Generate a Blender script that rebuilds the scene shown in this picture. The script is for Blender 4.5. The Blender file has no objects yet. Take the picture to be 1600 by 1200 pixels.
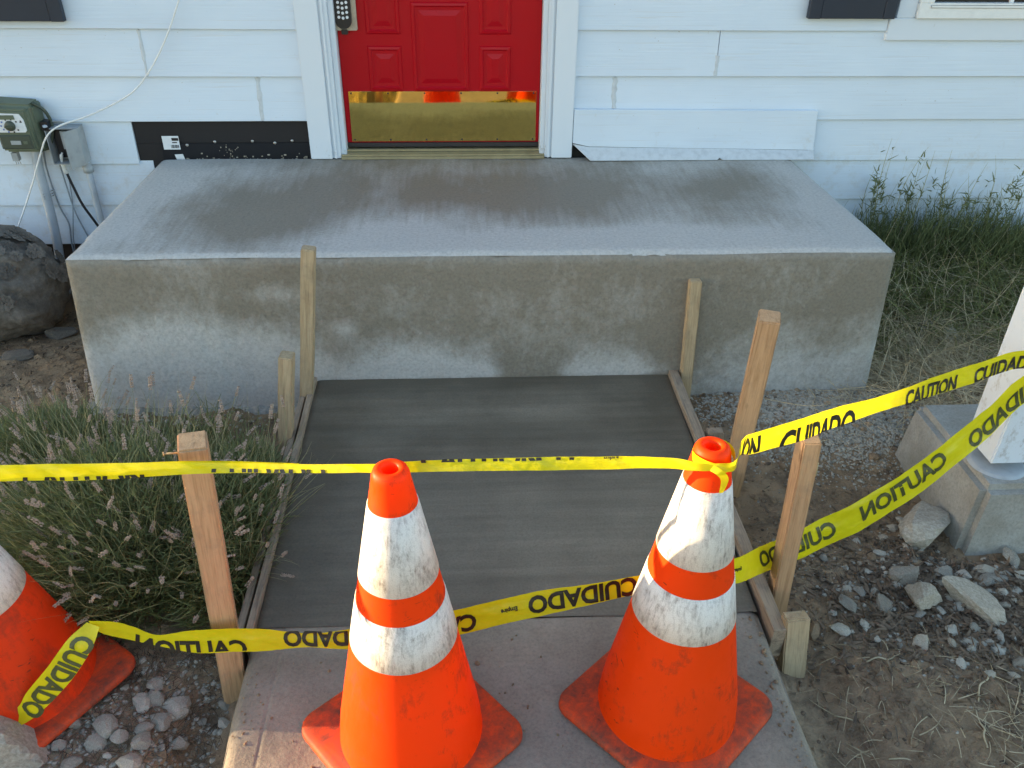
import bpy, bmesh, math, random
import numpy as np
from mathutils import Vector, Matrix, Euler

random.seed(7)
rng = np.random.default_rng(11)
scene = bpy.context.scene
COL = scene.collection
R = math.radians

# ------------------------------------------------------------------ camera
cam_d = bpy.data.cameras.new('camera')
cam_d.sensor_width = 36.0
cam_d.lens = 29.638
cam_d.clip_start = 0.05
cam_d.clip_end = 9000
cam = bpy.data.objects.new('camera', cam_d)
COL.objects.link(cam)
yaw, pitch, roll = 0.0631, 0.5752, 0.0148
_f = Vector((math.sin(yaw) * math.cos(pitch), math.cos(yaw) * math.cos(pitch), -math.sin(pitch)))
_r = Vector((math.cos(yaw), -math.sin(yaw), 0))
_u = _r.cross(_f)
_r2 = math.cos(roll) * _r + math.sin(roll) * _u
_u2 = -math.sin(roll) * _r + math.cos(roll) * _u
M = Matrix((( _r2.x, _u2.x, -_f.x, 0.0815), (_r2.y, _u2.y, -_f.y, -3.6873), (_r2.z, _u2.z, -_f.z, 1.189), (0, 0, 0, 1)))
cam.matrix_world = M
scene.camera = cam

# ------------------------------------------------------------------ sky + sun
SUN_EL = R(9.0)
SUN_BEHIND = R(7.0)            # how far the sun stands behind the wall plane, seen from the left
w = bpy.data.worlds.new('World')
scene.world = w
w.use_nodes = True
nt = w.node_tree
for n in list(nt.nodes):
    nt.nodes.remove(n)
wo = nt.nodes.new('ShaderNodeOutputWorld')
bg = nt.nodes.new('ShaderNodeBackground')
sk = nt.nodes.new('ShaderNodeTexSky')
sk.sky_type = 'NISHITA'
sk.sun_disc = False
sk.sun_elevation = SUN_EL
# Nishita: rotation 0 puts the sun on +Y, growing clockwise towards +X
sun_dir = Vector((-math.cos(SUN_BEHIND) * math.cos(SUN_EL), math.sin(SUN_BEHIND) * math.cos(SUN_EL), math.sin(SUN_EL)))
sk.sun_rotation = math.atan2(sun_dir.x, sun_dir.y) % (2 * math.pi)
sk.air_density = 1.0
sk.dust_density = 0.8
sk.ozone_density = 1.3
bg.inputs['Strength'].default_value = 0.15
nt.links.new(sk.outputs[0], bg.inputs['Color'])
nt.links.new(bg.outputs[0], wo.inputs['Surface'])

sd = bpy.data.lights.new('sun', 'SUN')
sd.energy = 5.0
sd.angle = R(0.45)
sd.color = (1.0, 0.74, 0.45)
so = bpy.data.objects.new('sun', sd)
COL.objects.link(so)
so.rotation_euler = sun_dir.to_track_quat('Z', 'Y').to_euler()
so.location = (-8, 4, 8)

vs = scene.view_settings
vs.view_transform = 'Standard'
vs.look = 'None'
vs.gamma = 1.0
vs.use_curve_mapping = False
vs.exposure = 2.02

# ------------------------------------------------------------------ numpy noise
def _hash(ix, iy, seed):
    h = (ix.astype(np.int64) * 374761393 + iy.astype(np.int64) * 668265263 + seed * 1442695041) & 0x7fffffff
    h = ((h ^ (h >> 13)) * 1274126177) & 0x7fffffff
    h = h ^ (h >> 16)
    return (h & 0xffff) / 65535.0

def vnoise(x, y, seed=0):
    x = np.asarray(x, float); y = np.asarray(y, float)
    ix = np.floor(x); iy = np.floor(y)
    fx = x - ix; fy = y - iy
    fx = fx * fx * (3 - 2 * fx); fy = fy * fy * (3 - 2 * fy)
    a = _hash(ix, iy, seed); b = _hash(ix + 1, iy, seed); c = _hash(ix, iy + 1, seed); d = _hash(ix + 1, iy + 1, seed)
    return (a * (1 - fx) + b * fx) * (1 - fy) + (c * (1 - fx) + d * fx) * fy

def fbm(x, y, seed=0, octv=4):
    s = 0; a = 0.5; t = 0
    for k in range(octv):
        s = s + a * vnoise(x * 2 ** k + 17.3 * k, y * 2 ** k + 9.1 * k, seed + k); t += a; a *= 0.5
    return s / t - 0.5

# ------------------------------------------------------------------ materials
class NB:
    def __init__(self, name):
        self.m = bpy.data.materials.new(name)
        self.m.use_nodes = True
        self.t = self.m.node_tree
        self.b = self.t.nodes['Principled BSDF']
        self.out = self.t.nodes['Material Output']
        self.tc = self.t.nodes.new('ShaderNodeTexCoord')
    def n(self, kind, **kw):
        o = self.t.nodes.new(kind)
        for k, v in kw.items():
            setattr(o, k, v)
        return o
    def l(self, a, b):
        self.t.links.new(a, b)
    def coords(self, scale=(1, 1, 1), space='Object', rot=(0, 0, 0), jitter=False):
        mp = self.n('ShaderNodeMapping')
        mp.inputs['Scale'].default_value = scale
        mp.inputs['Rotation'].default_value = rot
        self.l(self.tc.outputs[space], mp.inputs['Vector'])
        if jitter:
            oi = self.n('ShaderNodeObjectInfo')
            mu = self.n('ShaderNodeMath', operation='MULTIPLY'); mu.inputs[1].default_value = 57.0
            self.l(oi.outputs['Random'], mu.inputs[0])
            self.l(mu.outputs[0], mp.inputs['Location'])
        return mp.outputs[0]
    def noise(self, vec, scale, detail=6, rough=0.6, dist=0.0):
        o = self.n('ShaderNodeTexNoise')
        o.inputs['Scale'].default_value = scale
        o.inputs['Detail'].default_value = detail
        o.inputs['Roughness'].default_value = rough
        o.inputs['Distortion'].default_value = dist
        self.l(vec, o.inputs['Vector'])
        return o.outputs['Fac']
    def ramp(self, fac, stops, interp='LINEAR'):
        o = self.n('ShaderNodeValToRGB')
        o.color_ramp.interpolation = interp
        el = o.color_ramp.elements
        while len(el) > 1:
            el.remove(el[0])
        first = True
        for p, c in stops:
            if first:
                e = el[0]; e.position = p; first = False
            else:
                e = el.new(p)
            e.color = (c[0], c[1], c[2], 1) if not isinstance(c, (int, float)) else (c, c, c, 1)
        self.l(fac, o.inputs[0])
        return o.outputs[0]
    def mix(self, fac, a, b, blend='MIX'):
        o = self.n('ShaderNodeMix', data_type='RGBA', blend_type=blend)
        for sock, v in ((o.inputs[0], fac), (o.inputs[6], a), (o.inputs[7], b)):
            if isinstance(v, (int, float)):
                sock.default_value = v
            elif isinstance(v, tuple):
                sock.default_value = (v[0], v[1], v[2], 1)
            else:
                self.l(v, sock)
        return o.outputs[2]
    def math(self, op, a, b):
        o = self.n('ShaderNodeMath', operation=op)
        for i, v in enumerate((a, b)):
            if isinstance(v, (int, float)):
                o.inputs[i].default_value = v
            else:
                self.l(v, o.inputs[i])
        return o.outputs[0]
    def bump(self, h, strength=0.3, dist=0.005, prev=None):
        o = self.n('ShaderNodeBump')
        o.inputs['Strength'].default_value = strength
        o.inputs['Distance'].default_value = dist
        self.l(h, o.inputs['Height'])
        if prev is not None:
            self.l(prev, o.inputs['Normal'])
        return o.outputs[0]
    def color(self, c):
        if isinstance(c, tuple):
            self.b.inputs['Base Color'].default_value = (c[0], c[1], c[2], 1)
        else:
            self.l(c, self.b.inputs['Base Color'])
    def rough(self, r):
        if isinstance(r, (int, float)):
            self.b.inputs['Roughness'].default_value = r
        else:
            self.l(r, self.b.inputs['Roughness'])
    def normal(self, nn):
        self.l(nn, self.b.inputs['Normal'])
    def translucent(self, fac, col):
        tr = self.n('ShaderNodeBsdfTranslucent')
        if isinstance(col, tuple):
            tr.inputs['Color'].default_value = (col[0], col[1], col[2], 1)
        else:
            self.l(col, tr.inputs['Color'])
        mx = self.n('ShaderNodeMixShader')
        mx.inputs[0].default_value = fac
        self.l(self.b.outputs[0], mx.inputs[1]); self.l(tr.outputs[0], mx.inputs[2])
        self.l(mx.outputs[0], self.out.inputs['Surface'])

def plain(name, c, rough=0.5, metal=0.0, var=0.12, scale=30, bump=0.1, jitter=True):
    b = NB(name)
    v = b.coords(jitter=jitter)
    f = b.noise(v, scale)
    d = tuple(x * (1 - 2.2 * var) for x in c); h = tuple(min(1, x * (1 + var)) for x in c)
    b.color(b.ramp(f, [(0.25, d), (0.5, c), (0.75, h)]))
    b.rough(rough)
    b.b.inputs['Metallic'].default_value = metal
    if bump:
        b.normal(b.bump(f, bump, 0.002))
    return b.m

def m_siding():
    b = NB('white_painted_siding')
    g = b.noise(b.coords((1.3, 8, 70)), 2.2, 5, 0.65, 0.25)
    big = b.noise(b.coords((1, 1, 1.5)), 2.0, 3)
    d = b.noise(b.coords((3, 3, 3)), 6, 8, 0.7)
    base = b.ramp(big, [(0.3, (0.61, 0.685, 0.77)), (0.7, (0.665, 0.74, 0.82))])
    dirt = b.ramp(d, [(0.66, 0.0), (0.78, 0.35)])
    col = b.mix(dirt, base, (0.55, 0.52, 0.46))
    sp = b.noise(b.coords((30, 30, 55)), 2.0, 2)
    col = b.mix(b.ramp(sp, [(0.74, 0.0), (0.77, 0.7)]), col, (0.35, 0.31, 0.27))
    sx = b.n('ShaderNodeSeparateXYZ'); b.l(b.tc.outputs['Object'], sx.inputs[0])
    low = b.ramp(sx.outputs['Z'], [(0.0, 0.20), (0.22, 0.0)])
    low.node.color_ramp.elements[0].position = 0.0
    col = b.mix(b.ramp(b.math('ADD', d, low), [(0.70, 0.0), (0.86, 0.35)]), col, (0.50, 0.46, 0.40))
    gl = b.ramp(g, [(0.28, 0.55), (0.42, 0.0)])
    col = b.mix(gl, col, (0.58, 0.58, 0.57))
    b.color(col)
    b.rough(0.42)
    b.normal(b.bump(g, 0.35, 0.004))
    return b.m

def m_trim():
    b = NB('white_trim_paint')
    g = b.noise(b.coords((20, 20, 2)), 2.2, 5, 0.65)
    d = b.noise(b.coords((4, 4, 2.5)), 7, 8, 0.75)
    sx = b.n('ShaderNodeSeparateXYZ'); b.l(b.tc.outputs['Object'], sx.inputs[0])
    low = b.ramp(sx.outputs['Z'], [(0.0, 0.13), (0.16, 0.0)])
    k = b.math('ADD', d, low)
    col = b.mix(b.ramp(k, [(0.66, 0.0), (0.80, 0.7)]), (0.67, 0.72, 0.775), (0.34, 0.31, 0.27))
    b.color(col); b.rough(0.4)
    b.normal(b.bump(g, 0.2, 0.003))
    return b.m

def m_concrete(name, dark, light, rough=0.8, streak=(1, 1, 1), streak_amt=0.25, attr=None, fine=90, tint=None, wet_rough=None, bstr=0.25):
    b = NB(name)
    v = b.coords()
    n1 = b.noise(v, 3.0, 8, 0.62)
    n2 = b.noise(v, fine, 5, 0.7)
    ns = b.noise(b.coords(streak), 4.0, 6, 0.65, 0.3)
    if attr:
        a = b.n('ShaderNodeAttribute', attribute_name=attr)
        f = b.math('ADD', a.outputs['Fac'], b.math('MULTIPLY', b.math('SUBTRACT', n1, 0.5), 1.15))
        f = b.math('ADD', f, b.math('MULTIPLY', b.math('SUBTRACT', ns, 0.5), streak_amt * 2.5))
    else:
        f = b.math('ADD', b.math('MULTIPLY', n1, 1 - streak_amt), b.math('MULTIPLY', ns, streak_amt))
        f = b.math('ADD', b.math('MULTIPLY', b.math('SUBTRACT', f, 0.5), 2.2), 0.5)
    mid = tuple(0.55 * x + 0.45 * y for x, y in zip(dark, light))
    col = b.ramp(f, [(0.14, dark), (0.48, mid), (0.84, light)])
    vo = b.n('ShaderNodeTexVoronoi'); vo.inputs['Scale'].default_value = 42; b.l(v, vo.inputs['Vector'])
    pit = b.ramp(vo.outputs['Distance'], [(0.05, 1.0), (0.11, 0.0)])
    pit = b.math('MULTIPLY', pit, b.ramp(b.noise(v, 5.5, 3), [(0.56, 0.0), (0.66, 1.0)]))
    if bstr == 0.25:
        col = b.mix(b.math('MULTIPLY', pit, 0.6), col, tuple(x * 0.5 for x in dark))
    g = b.ramp(n2, [(0.25, 0.72), (0.5, 1.0), (0.75, 1.18)])
    col = b.mix(1.0, col, g, 'MULTIPLY')
    b.color(col)
    if wet_rough:
        b.rough(b.ramp(f, [(0.1, wet_rough), (0.8, rough)]))
    else:
        b.rough(rough)
    nb = b.bump(n2, bstr, 0.003)
    nb = b.bump(b.noise(v, 16, 6, 0.65), 0.35 if bstr >= 0.2 else 0.05, 0.012, nb)
    nb = b.bump(ns, 0.25 if not (attr and bstr < 0.2) else 0.06, 0.006, nb)
    b.normal(nb)
    return b.m

def m_wood(name, c1, c2, c3, dirty=0.2):
    b = NB(name)
    g = b.noise(b.coords((26, 26, 1.6), jitter=True), 3.0, 6, 0.6, 0.8)
    fine = b.noise(b.coords((120, 120, 4), jitter=True), 3.0, 4, 0.6)
    k = b.noise(b.coords((9, 9, 3.0), jitter=True), 1.6, 2)
    col = b.ramp(g, [(0.25, c3), (0.42, c2), (0.6, c1), (0.8, c2)])
    col = b.mix(b.ramp(fine, [(0.35, 0.45), (0.5, 0.0)]), col, c3)
    col = b.mix(b.ramp(k, [(0.70, 0.0), (0.76, 0.8)]), col, tuple(x * 0.45 for x in c3))
    d = b.noise(b.coords((5, 5, 5), jitter=True), 4.0, 6, 0.7)
    col = b.mix(b.ramp(d, [(0.5, 0.0), (0.8, dirty * 2)]), col, (0.14, 0.12, 0.10))
    b.color(col); b.rough(0.75)
    b.normal(b.bump(fine, 0.35, 0.002, b.bump(g, 0.3, 0.004)))
    return b.m

def m_orange(name, col, dirtcol, lo, hi, amt, trans=0.25, rough=0.38):
    b = NB(name)
    v = b.coords(jitter=True)
    d = b.noise(v, 9, 8, 0.72, 0.4)
    s = b.noise(b.coords((14, 14, 3), jitter=True), 4.0, 7, 0.75)
    base = b.ramp(b.noise(v, 3.0, 3), [(0.3, tuple(x * 0.9 for x in col)), (0.7, col)])
    k = b.math('ADD', b.math('MULTIPLY', d, 0.65), b.math('MULTIPLY', s, 0.35))
    c = b.mix(b.ramp(k, [(lo, 0.0), (hi, amt)]), base, dirtcol)
    sc = b.noise(b.coords((20, 20, 60), jitter=True), 1.6, 4, 0.6, 1.2)
    sc2 = b.noise(v, 5.0, 3)
    scuff = b.math('MULTIPLY', b.ramp(sc, [(0.64, 0.0), (0.70, 0.85)]), b.ramp(sc2, [(0.50, 0.0), (0.60, 1.0)]))
    c = b.mix(scuff, c, (0.035, 0.022, 0.018))
    b.color(c)
    b.b.inputs['Specular IOR Level'].default_value = 0.25
    b.rough(b.ramp(k, [(0.4, rough), (0.65, 0.75)]))
    b.normal(b.bump(d, 0.08, 0.003))
    if trans:
        b.translucent(trans, c)
    return b.m

def m_collar():
    b = NB('white_reflective_collar')
    v = b.coords(jitter=True)
    vo = b.n('ShaderNodeTexVoronoi', feature='DISTANCE_TO_EDGE')
    vo.inputs['Scale'].default_value = 260
    b.l(v, vo.inputs['Vector'])
    hx = b.ramp(vo.outputs['Distance'], [(0.02, 0.0), (0.08, 1.0)])
    d = b.noise(v, 16, 9, 0.8, 0.6)
    s = b.noise(b.coords((60, 60, 9), jitter=True), 2.2, 7, 0.78, 0.4)
    k = b.math('ADD', b.math('MULTIPLY', d, 0.5), b.math('MULTIPLY', s, 0.5))
    base = b.mix(hx, (0.66, 0.64, 0.58), (0.80, 0.78, 0.72))
    col = b.mix(b.ramp(k, [(0.47, 0.0), (0.54, 0.35), (0.60, 0.9)]), base, (0.20, 0.18, 0.15))
    b.color(col); b.rough(0.45)
    b.normal(b.bump(hx, 0.1, 0.001))
    b.translucent(0.15, (0.8, 0.75, 0.6))
    return b.m

def m_leaf(name, c1, c2, trans=0.25):
    b = NB(name)
    v = b.coords()
    f = b.noise(v, 35, 3)
    col = b.ramp(f, [(0.3, c1), (0.7, c2)])
    b.color(col); b.rough(0.6)
    b.translucent(trans, col)
    return b.m

def m_soil():
    b = NB('dry_soil')
    v = b.coords()
    big = b.noise(v, 1.4, 6, 0.6)
    mid = b.noise(v, 14, 8, 0.7)
    fine = b.noise(v, 120, 6, 0.75)
    col = b.ramp(big, [(0.3, (0.26, 0.170, 0.098)), (0.5, (0.42, 0.287, 0.175)), (0.7, (0.54, 0.39, 0.250))])
    col = b.mix(b.ramp(mid, [(0.36, 0.7), (0.56, 0.0)]), col, (0.13, 0.092, 0.062))
    col = b.mix(b.ramp(fine, [(0.56, 0.0), (0.72, 0.7)]), col, (0.40, 0.35, 0.28))
    # dry yellow lawn further out in the yard, behind the camera
    sx = b.n('ShaderNodeSeparateXYZ'); b.l(b.tc.outputs['Object'], sx.inputs[0])
    far = b.ramp(b.math('ADD', b.math('MULTIPLY', sx.outputs['Y'], -0.2), b.math('MULTIPLY', mid, 0.2)), [(0.72, 0.0), (0.86, 1.0)])
    col = b.mix(far, col, b.ramp(mid, [(0.35, (0.17, 0.14, 0.055)), (0.65, (0.34, 0.27, 0.12))]))
    b.color(col); b.rough(0.95)
    b.b.inputs['Specular IOR Level'].default_value = 0.15
    b.normal(b.bump(fine, 0.9, 0.010, b.bump(mid, 0.8, 0.03)))
    return b.m

def m_rock(name, c1, c2, c3):
    b = NB(name)
    v = b.coords(jitter=True)
    f = b.noise(v, 12, 8, 0.7, 0.4)
    g = b.noise(v, 90, 5, 0.7)
    col = b.ramp(f, [(0.28, c1), (0.5, c2), (0.7, c3)])
    col = b.mix(1.0, col, b.ramp(g, [(0.25, 0.7), (0.55, 1.0), (0.8, 1.2)]), 'MULTIPLY')
    oi = b.n('ShaderNodeObjectInfo')
    col = b.mix(1.0, col, b.ramp(oi.outputs['Random'], [(0.0, 0.65), (1.0, 1.2)]), 'MULTIPLY')
    b.color(col); b.rough(0.9)
    b.normal(b.bump(g, 0.5, 0.004, b.bump(f, 0.5, 0.01)))
    return b.m

def m_gloss(name, c, rough=0.25, metal=0.0, bumpamt=0.03, nscale=3.0, dirt=0.0, dirtcol=(0.2, 0.2, 0.2), coat=0.0, spec=0.5):
    b = NB(name)
    b.b.inputs['Specular IOR Level'].default_value = spec
    v = b.coords()
    f = b.noise(v, nscale, 4)
    g = b.noise(v, 25, 8, 0.75)
    col = b.ramp(f, [(0.3, tuple(x * 0.93 for x in c)), (0.7, c)])
    if dirt:
        col = b.mix(b.ramp(g, [(0.5, 0.0), (0.75, dirt)]), col, dirtcol)
    b.color(col)
    b.rough(b.ramp(g, [(0.3, rough * 0.8), (0.7, rough * 1.3)]))
    b.b.inputs['Metallic'].default_value = metal
    if bumpamt:
        b.normal(b.bump(f, bumpamt, 0.02))
    return b.m

MT = dict(
    siding=m_siding(), trim=m_trim(),
    caulk=plain('aged_caulk', (0.54, 0.57, 0.59), 0.7, var=0.08, scale=40),
    sheath=plain('dark_sheathing', (0.03, 0.028, 0.026), 0.8),
    foundation=plain('dark_foundation_paint', (0.035, 0.028, 0.026), 0.75, var=0.2, scale=20),
    flashing=m_gloss('black_rubber_flashing', (0.008, 0.009, 0.013), 0.5, dirt=0.2, dirtcol=(0.03, 0.028, 0.027), spec=0.3),
    tan_mem=m_gloss('brown_weathered_membrane', (0.020, 0.018, 0.019), 0.6, dirt=0.3, dirtcol=(0.045, 0.038, 0.034), spec=0.3),
    red=m_gloss('red_door_paint', (0.42, 0.0006, 0.008), 0.32, nscale=2.0, dirt=0.05, dirtcol=(0.46, 0.02, 0.02), spec=0.25),
    brass=m_gloss('brass_kick_plate', (0.80, 0.57, 0.16), 0.035, 1.0, 0.006, 5.0, dirt=0.35, dirtcol=(0.40, 0.30, 0.12)),
    bronze=plain('threshold_metal', (0.42, 0.36, 0.22), 0.4, 0.55, scale=12),
    darkmetal=plain('dark_rubber_sweep', (0.03, 0.025, 0.025), 0.6),
    nickel=plain('satin_nickel', (0.42, 0.40, 0.37), 0.4, 0.8),
    blackpl=plain('black_plastic', (0.012, 0.013, 0.018), 0.35),
    white=plain('white_plastic', (0.72, 0.73, 0.74), 0.45, var=0.04),
    glass=m_gloss('dark_window_glass', (0.02, 0.018, 0.017), 0.04, 0.0, 0.0),
    vinyl=plain('white_vinyl', (0.78, 0.78, 0.76), 0.35, var=0.04),
    navy=m_gloss('navy_shutter_paint', (0.012, 0.020, 0.038), 0.45, dirt=0.2, dirtcol=(0.04, 0.05, 0.065)),
    roof=plain('grey_roof_shingle', (0.10, 0.095, 0.09), 0.9, scale=8),
    porch=m_concrete('porch_concrete', (0.225, 0.198, 0.155), (0.475, 0.462, 0.43), 0.85, (9, 0.9, 6), 0.30, 'dry', wet_rough=0.6),
    slab=m_concrete('fresh_wet_concrete', (0.106, 0.088, 0.062), (0.228, 0.192, 0.140), 0.65, (0.35, 7, 5), 0.34, 'dry', fine=160, wet_rough=0.45, bstr=0.10),
    walk=m_concrete('old_sidewalk_concrete', (0.195, 0.160, 0.120), (0.345, 0.288, 0.222), 0.9, (2, 2, 2), 0.3, None, fine=130, bstr=0.5),
    pier=m_concrete('pier_concrete', (0.22, 0.195, 0.15), (0.38, 0.37, 0.34), 0.9, (2, 2, 2), 0.3, None, fine=110),
    stake=m_wood('fresh_pine', (0.52, 0.33, 0.18), (0.44, 0.27, 0.14), (0.28, 0.16, 0.08)),
    stake_pale=m_wood('pale_pine', (0.50, 0.38, 0.23), (0.42, 0.31, 0.18), (0.26, 0.18, 0.10)),
    plank=m_wood('weathered_plank', (0.36, 0.275, 0.19), (0.28, 0.21, 0.145), (0.14, 0.10, 0.07), 0.4),
    orange=m_orange('orange_cone_plastic', (1.0, 0.075, 0.001), (0.25, 0.05, 0.02), 0.53, 0.66, 0.75, trans=0.38),
    orange_base=m_orange('dirty_orange_base', (0.80, 0.075, 0.012), (0.085, 0.05, 0.035), 0.40, 0.60, 0.85, 0.0, 0.6),
    orange_old=m_orange('faded_red_orange_cone', (0.85, 0.050, 0.006), (0.20, 0.04, 0.02), 0.48, 0.64, 0.7, 0.2),
    collar=m_collar(),
    soil=m_soil(),
    rock=m_rock('grey_stone', (0.25, 0.212, 0.165), (0.43, 0.38, 0.305), (0.60, 0.54, 0.44)),
    rock_tan=m_rock('tan_stone', (0.25, 0.20, 0.145), (0.43, 0.36, 0.27), (0.58, 0.50, 0.39)),
    rock_dark=m_rock('brown_boulder', (0.10, 0.082, 0.064), (0.19, 0.16, 0.13), (0.29, 0.25, 0.205)),
    gravel=plain('grey_gravel', (0.36, 0.32, 0.255), 0.9, var=0.35, scale=60, jitter=False),
    mulch=plain('brown_mulch', (0.16, 0.108, 0.068), 0.9, var=0.45, scale=30, jitter=False),
    straw=m_leaf('dry_straw', (0.40, 0.31, 0.18), (0.66, 0.54, 0.35), 0.2),
    lawn=m_leaf('dry_lawn_yellow', (0.44, 0.36, 0.12), (0.66, 0.56, 0.24), 0.3),
    leaf=m_leaf('lavender_green', (0.11, 0.13, 0.045), (0.25, 0.27, 0.11)),
    leaf2=m_leaf('weed_green', (0.095, 0.118, 0.046), (0.20, 0.225, 0.095)),
    grass=m_leaf('grass_green', (0.11, 0.128, 0.036), (0.26, 0.27, 0.10)),
    stem=m_leaf('lavender_stem', (0.25, 0.25, 0.11), (0.46, 0.41, 0.22)),
    bloom=m_leaf('dried_lavender_bloom', (0.38, 0.28, 0.21), (0.64, 0.50, 0.39)),
    meter=plain('olive_green_plastic', (0.115, 0.140, 0.095), 0.45, var=0.12, scale=15),
    meter_dark=plain('dark_olive_plastic', (0.055, 0.068, 0.048), 0.5, var=0.12, scale=15),
    grey=plain('grey_painted_steel', (0.34, 0.36, 0.37), 0.5, var=0.12, scale=20),
    conduit=plain('grey_conduit', (0.42, 0.46, 0.50), 0.5, var=0.1, scale=15),
    blue=plain('blue_print', (0.10, 0.16, 0.42), 0.6),
    cable_w=plain('white_cable', (0.74, 0.74, 0.72), 0.45, var=0.05),
    cable_g=plain('grey_cable', (0.26, 0.29, 0.32), 0.5),
)
def m_tape():
    b = NB('yellow_plastic_tape')
    v = b.coords()
    f = b.noise(v, 30, 4)
    b.color(b.ramp(f, [(0.3, (0.74, 0.65, 0.006)), (0.7, (0.84, 0.76, 0.012))]))
    b.rough(0.28)
    b.normal(b.bump(b.noise(b.coords((10, 10, 10)), 6, 5), 0.25, 0.006))
    b.translucent(0.35, (0.9, 0.80, 0.02))
    return b.m
MT['tape'] = m_tape()
MT['ink_through'] = plain('black_print_seen_through_tape', (0.060, 0.066, 0.018), 0.4, bump=0)
MT['ink'] = plain('black_tape_ink', (0.015, 0.014, 0.010), 0.4, bump=0)

# ------------------------------------------------------------------ mesh helpers
class MB:
    def __init__(self):
        self.v = []; self.f = []; self.mi = []; self.sm = []
    def add(self, vs, fs, mi=0, smooth=False):
        o = len(self.v)
        self.v.extend([tuple(x) for x in vs])
        for q in fs:
            self.f.append(tuple(i + o for i in q)); self.mi.append(mi); self.sm.append(smooth)
    def box(self, a, b, mi=0, taper=0.0):
        x0, y0, z0 = a; x1, y1, z1 = b
        t = taper
        self.add([(x0, y0, z0), (x1, y0, z0), (x1, y1, z0), (x0, y1, z0),
                  (x0 + t, y0 + t, z1), (x1 - t, y0 + t, z1), (x1 - t, y1 - t, z1), (x0 + t, y1 - t, z1)],
                 [(0, 3, 2, 1), (4, 5, 6, 7), (0, 1, 5, 4), (1, 2, 6, 5), (2, 3, 7, 6), (3, 0, 4, 7)], mi)
    def hull(self, bottom, top, mi=0):
        n = len(bottom)
        self.add(list(bottom) + list(top), [tuple(range(n - 1, -1, -1)), tuple(range(n, 2 * n))] +
                 [(i, (i + 1) % n, n + (i + 1) % n, n + i) for i in range(n)], mi)
    def tube(self, pts, r, seg=8, mi=0, cap=True):
        pts = [Vector(p) for p in pts]
        rs = r if isinstance(r, (list, tuple)) else [r] * len(pts)
        vs = []; fs = []
        prev = None
        for i, p in enumerate(pts):
            t = (pts[min(i + 1, len(pts) - 1)] - pts[max(i - 1, 0)]).normalized()
            ref = prev if prev is not None else (Vector((0, 0, 1)) if abs(t.z) < 0.9 else Vector((1, 0, 0)))
            a = (ref - t * ref.dot(t)).normalized(); prev = a
            bb = t.cross(a)
            for k in range(seg):
                th = 2 * math.pi * k / seg
                vs.append(p + (a * math.cos(th) + bb * math.sin(th)) * rs[i])
        for i in range(len(pts) - 1):
            for k in range(seg):
                fs.append((i * seg + k, i * seg + (k + 1) % seg, (i + 1) * seg + (k + 1) % seg, (i + 1) * seg + k))
        if cap:
            fs.append(tuple(range(seg - 1, -1, -1))); fs.append(tuple((len(pts) - 1) * seg + k for k in range(seg)))
        self.add(vs, fs, mi, True)
    def lathe(self, prof, seg=48, mi=0, c=(0, 0, 0)):
        vs = []; fs = []
        for r, z in prof:
            for k in range(seg):
                th = 2 * math.pi * k / seg
                vs.append((c[0] + r * math.cos(th), c[1] + r * math.sin(th), c[2] + z))
        for i in range(len(prof) - 1):
            for k in range(seg):
                fs.append((i * seg + k, i * seg + (k + 1) % seg, (i + 1) * seg + (k + 1) % seg, (i + 1) * seg + k))
        self.add(vs, fs, mi, True)
    def build(self, name, mats, parent=None, bevel=0.0, bseg=2, smooth_angle=None):
        me = bpy.data.meshes.new(name)
        me.from_pydata(self.v, [], self.f)
        if not isinstance(mats, (list, tuple)):
            mats = [mats]
        for m in mats:
            me.materials.append(m)
        me.polygons.foreach_set('material_index', self.mi)
        me.polygons.foreach_set('use_smooth', self.sm)
        if bevel > 0:
            bm = bmesh.new(); bm.from_mesh(me)
            bmesh.ops.bevel(bm, geom=bm.edges[:], offset=bevel, segments=bseg, affect='EDGES', clamp_overlap=True)
            bm.to_mesh(me); bm.free()
        me.update()
        o = bpy.data.objects.new(name, me)
        COL.objects.link(o)
        if parent is not None:
            o.parent = parent
        return o

def mesh_obj(name, me, parent=None, loc=(0, 0, 0)):
    o = bpy.data.objects.new(name, me)
    COL.objects.link(o); o.location = loc
    if parent is not None:
        o.parent = parent
    return o

def np_mesh(name, V, F, mat, smooth=False):
    me = bpy.data.meshes.new(name)
    V = np.asarray(V, np.float32); F = np.asarray(F, np.int32)
    me.vertices.add(len(V)); me.vertices.foreach_set('co', V.ravel())
    k = F.shape[1]
    me.loops.add(F.size); me.loops.foreach_set('vertex_index', F.ravel())
    me.polygons.add(len(F))
    me.polygons.foreach_set('loop_start', np.arange(0, F.size, k, dtype=np.int32))
    me.polygons.foreach_set('use_smooth', np.full(len(F), smooth))
    me.update(calc_edges=True)
    if mat is not None:
        me.materials.append(mat)
    return me

def thing(name, label, cat, loc=(0, 0, 0), rz=0.0, group=None):
    o = bpy.data.objects.new(name, None)
    o.empty_display_size = 0.1
    COL.objects.link(o)
    o.location = loc; o.rotation_euler = (0, 0, rz)
    return tag(o, label, cat, group)

def tag(o, label=None, cat=None, group=None, kind=None):
    if label: o['label'] = label
    if cat: o['category'] = cat
    if group: o['group'] = group
    if kind: o['kind'] = kind
    return o

def smoothstep(a, b, x):
    t = np.clip((x - a) / (b - a), 0, 1)
    return t * t * (3 - 2 * t)

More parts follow.
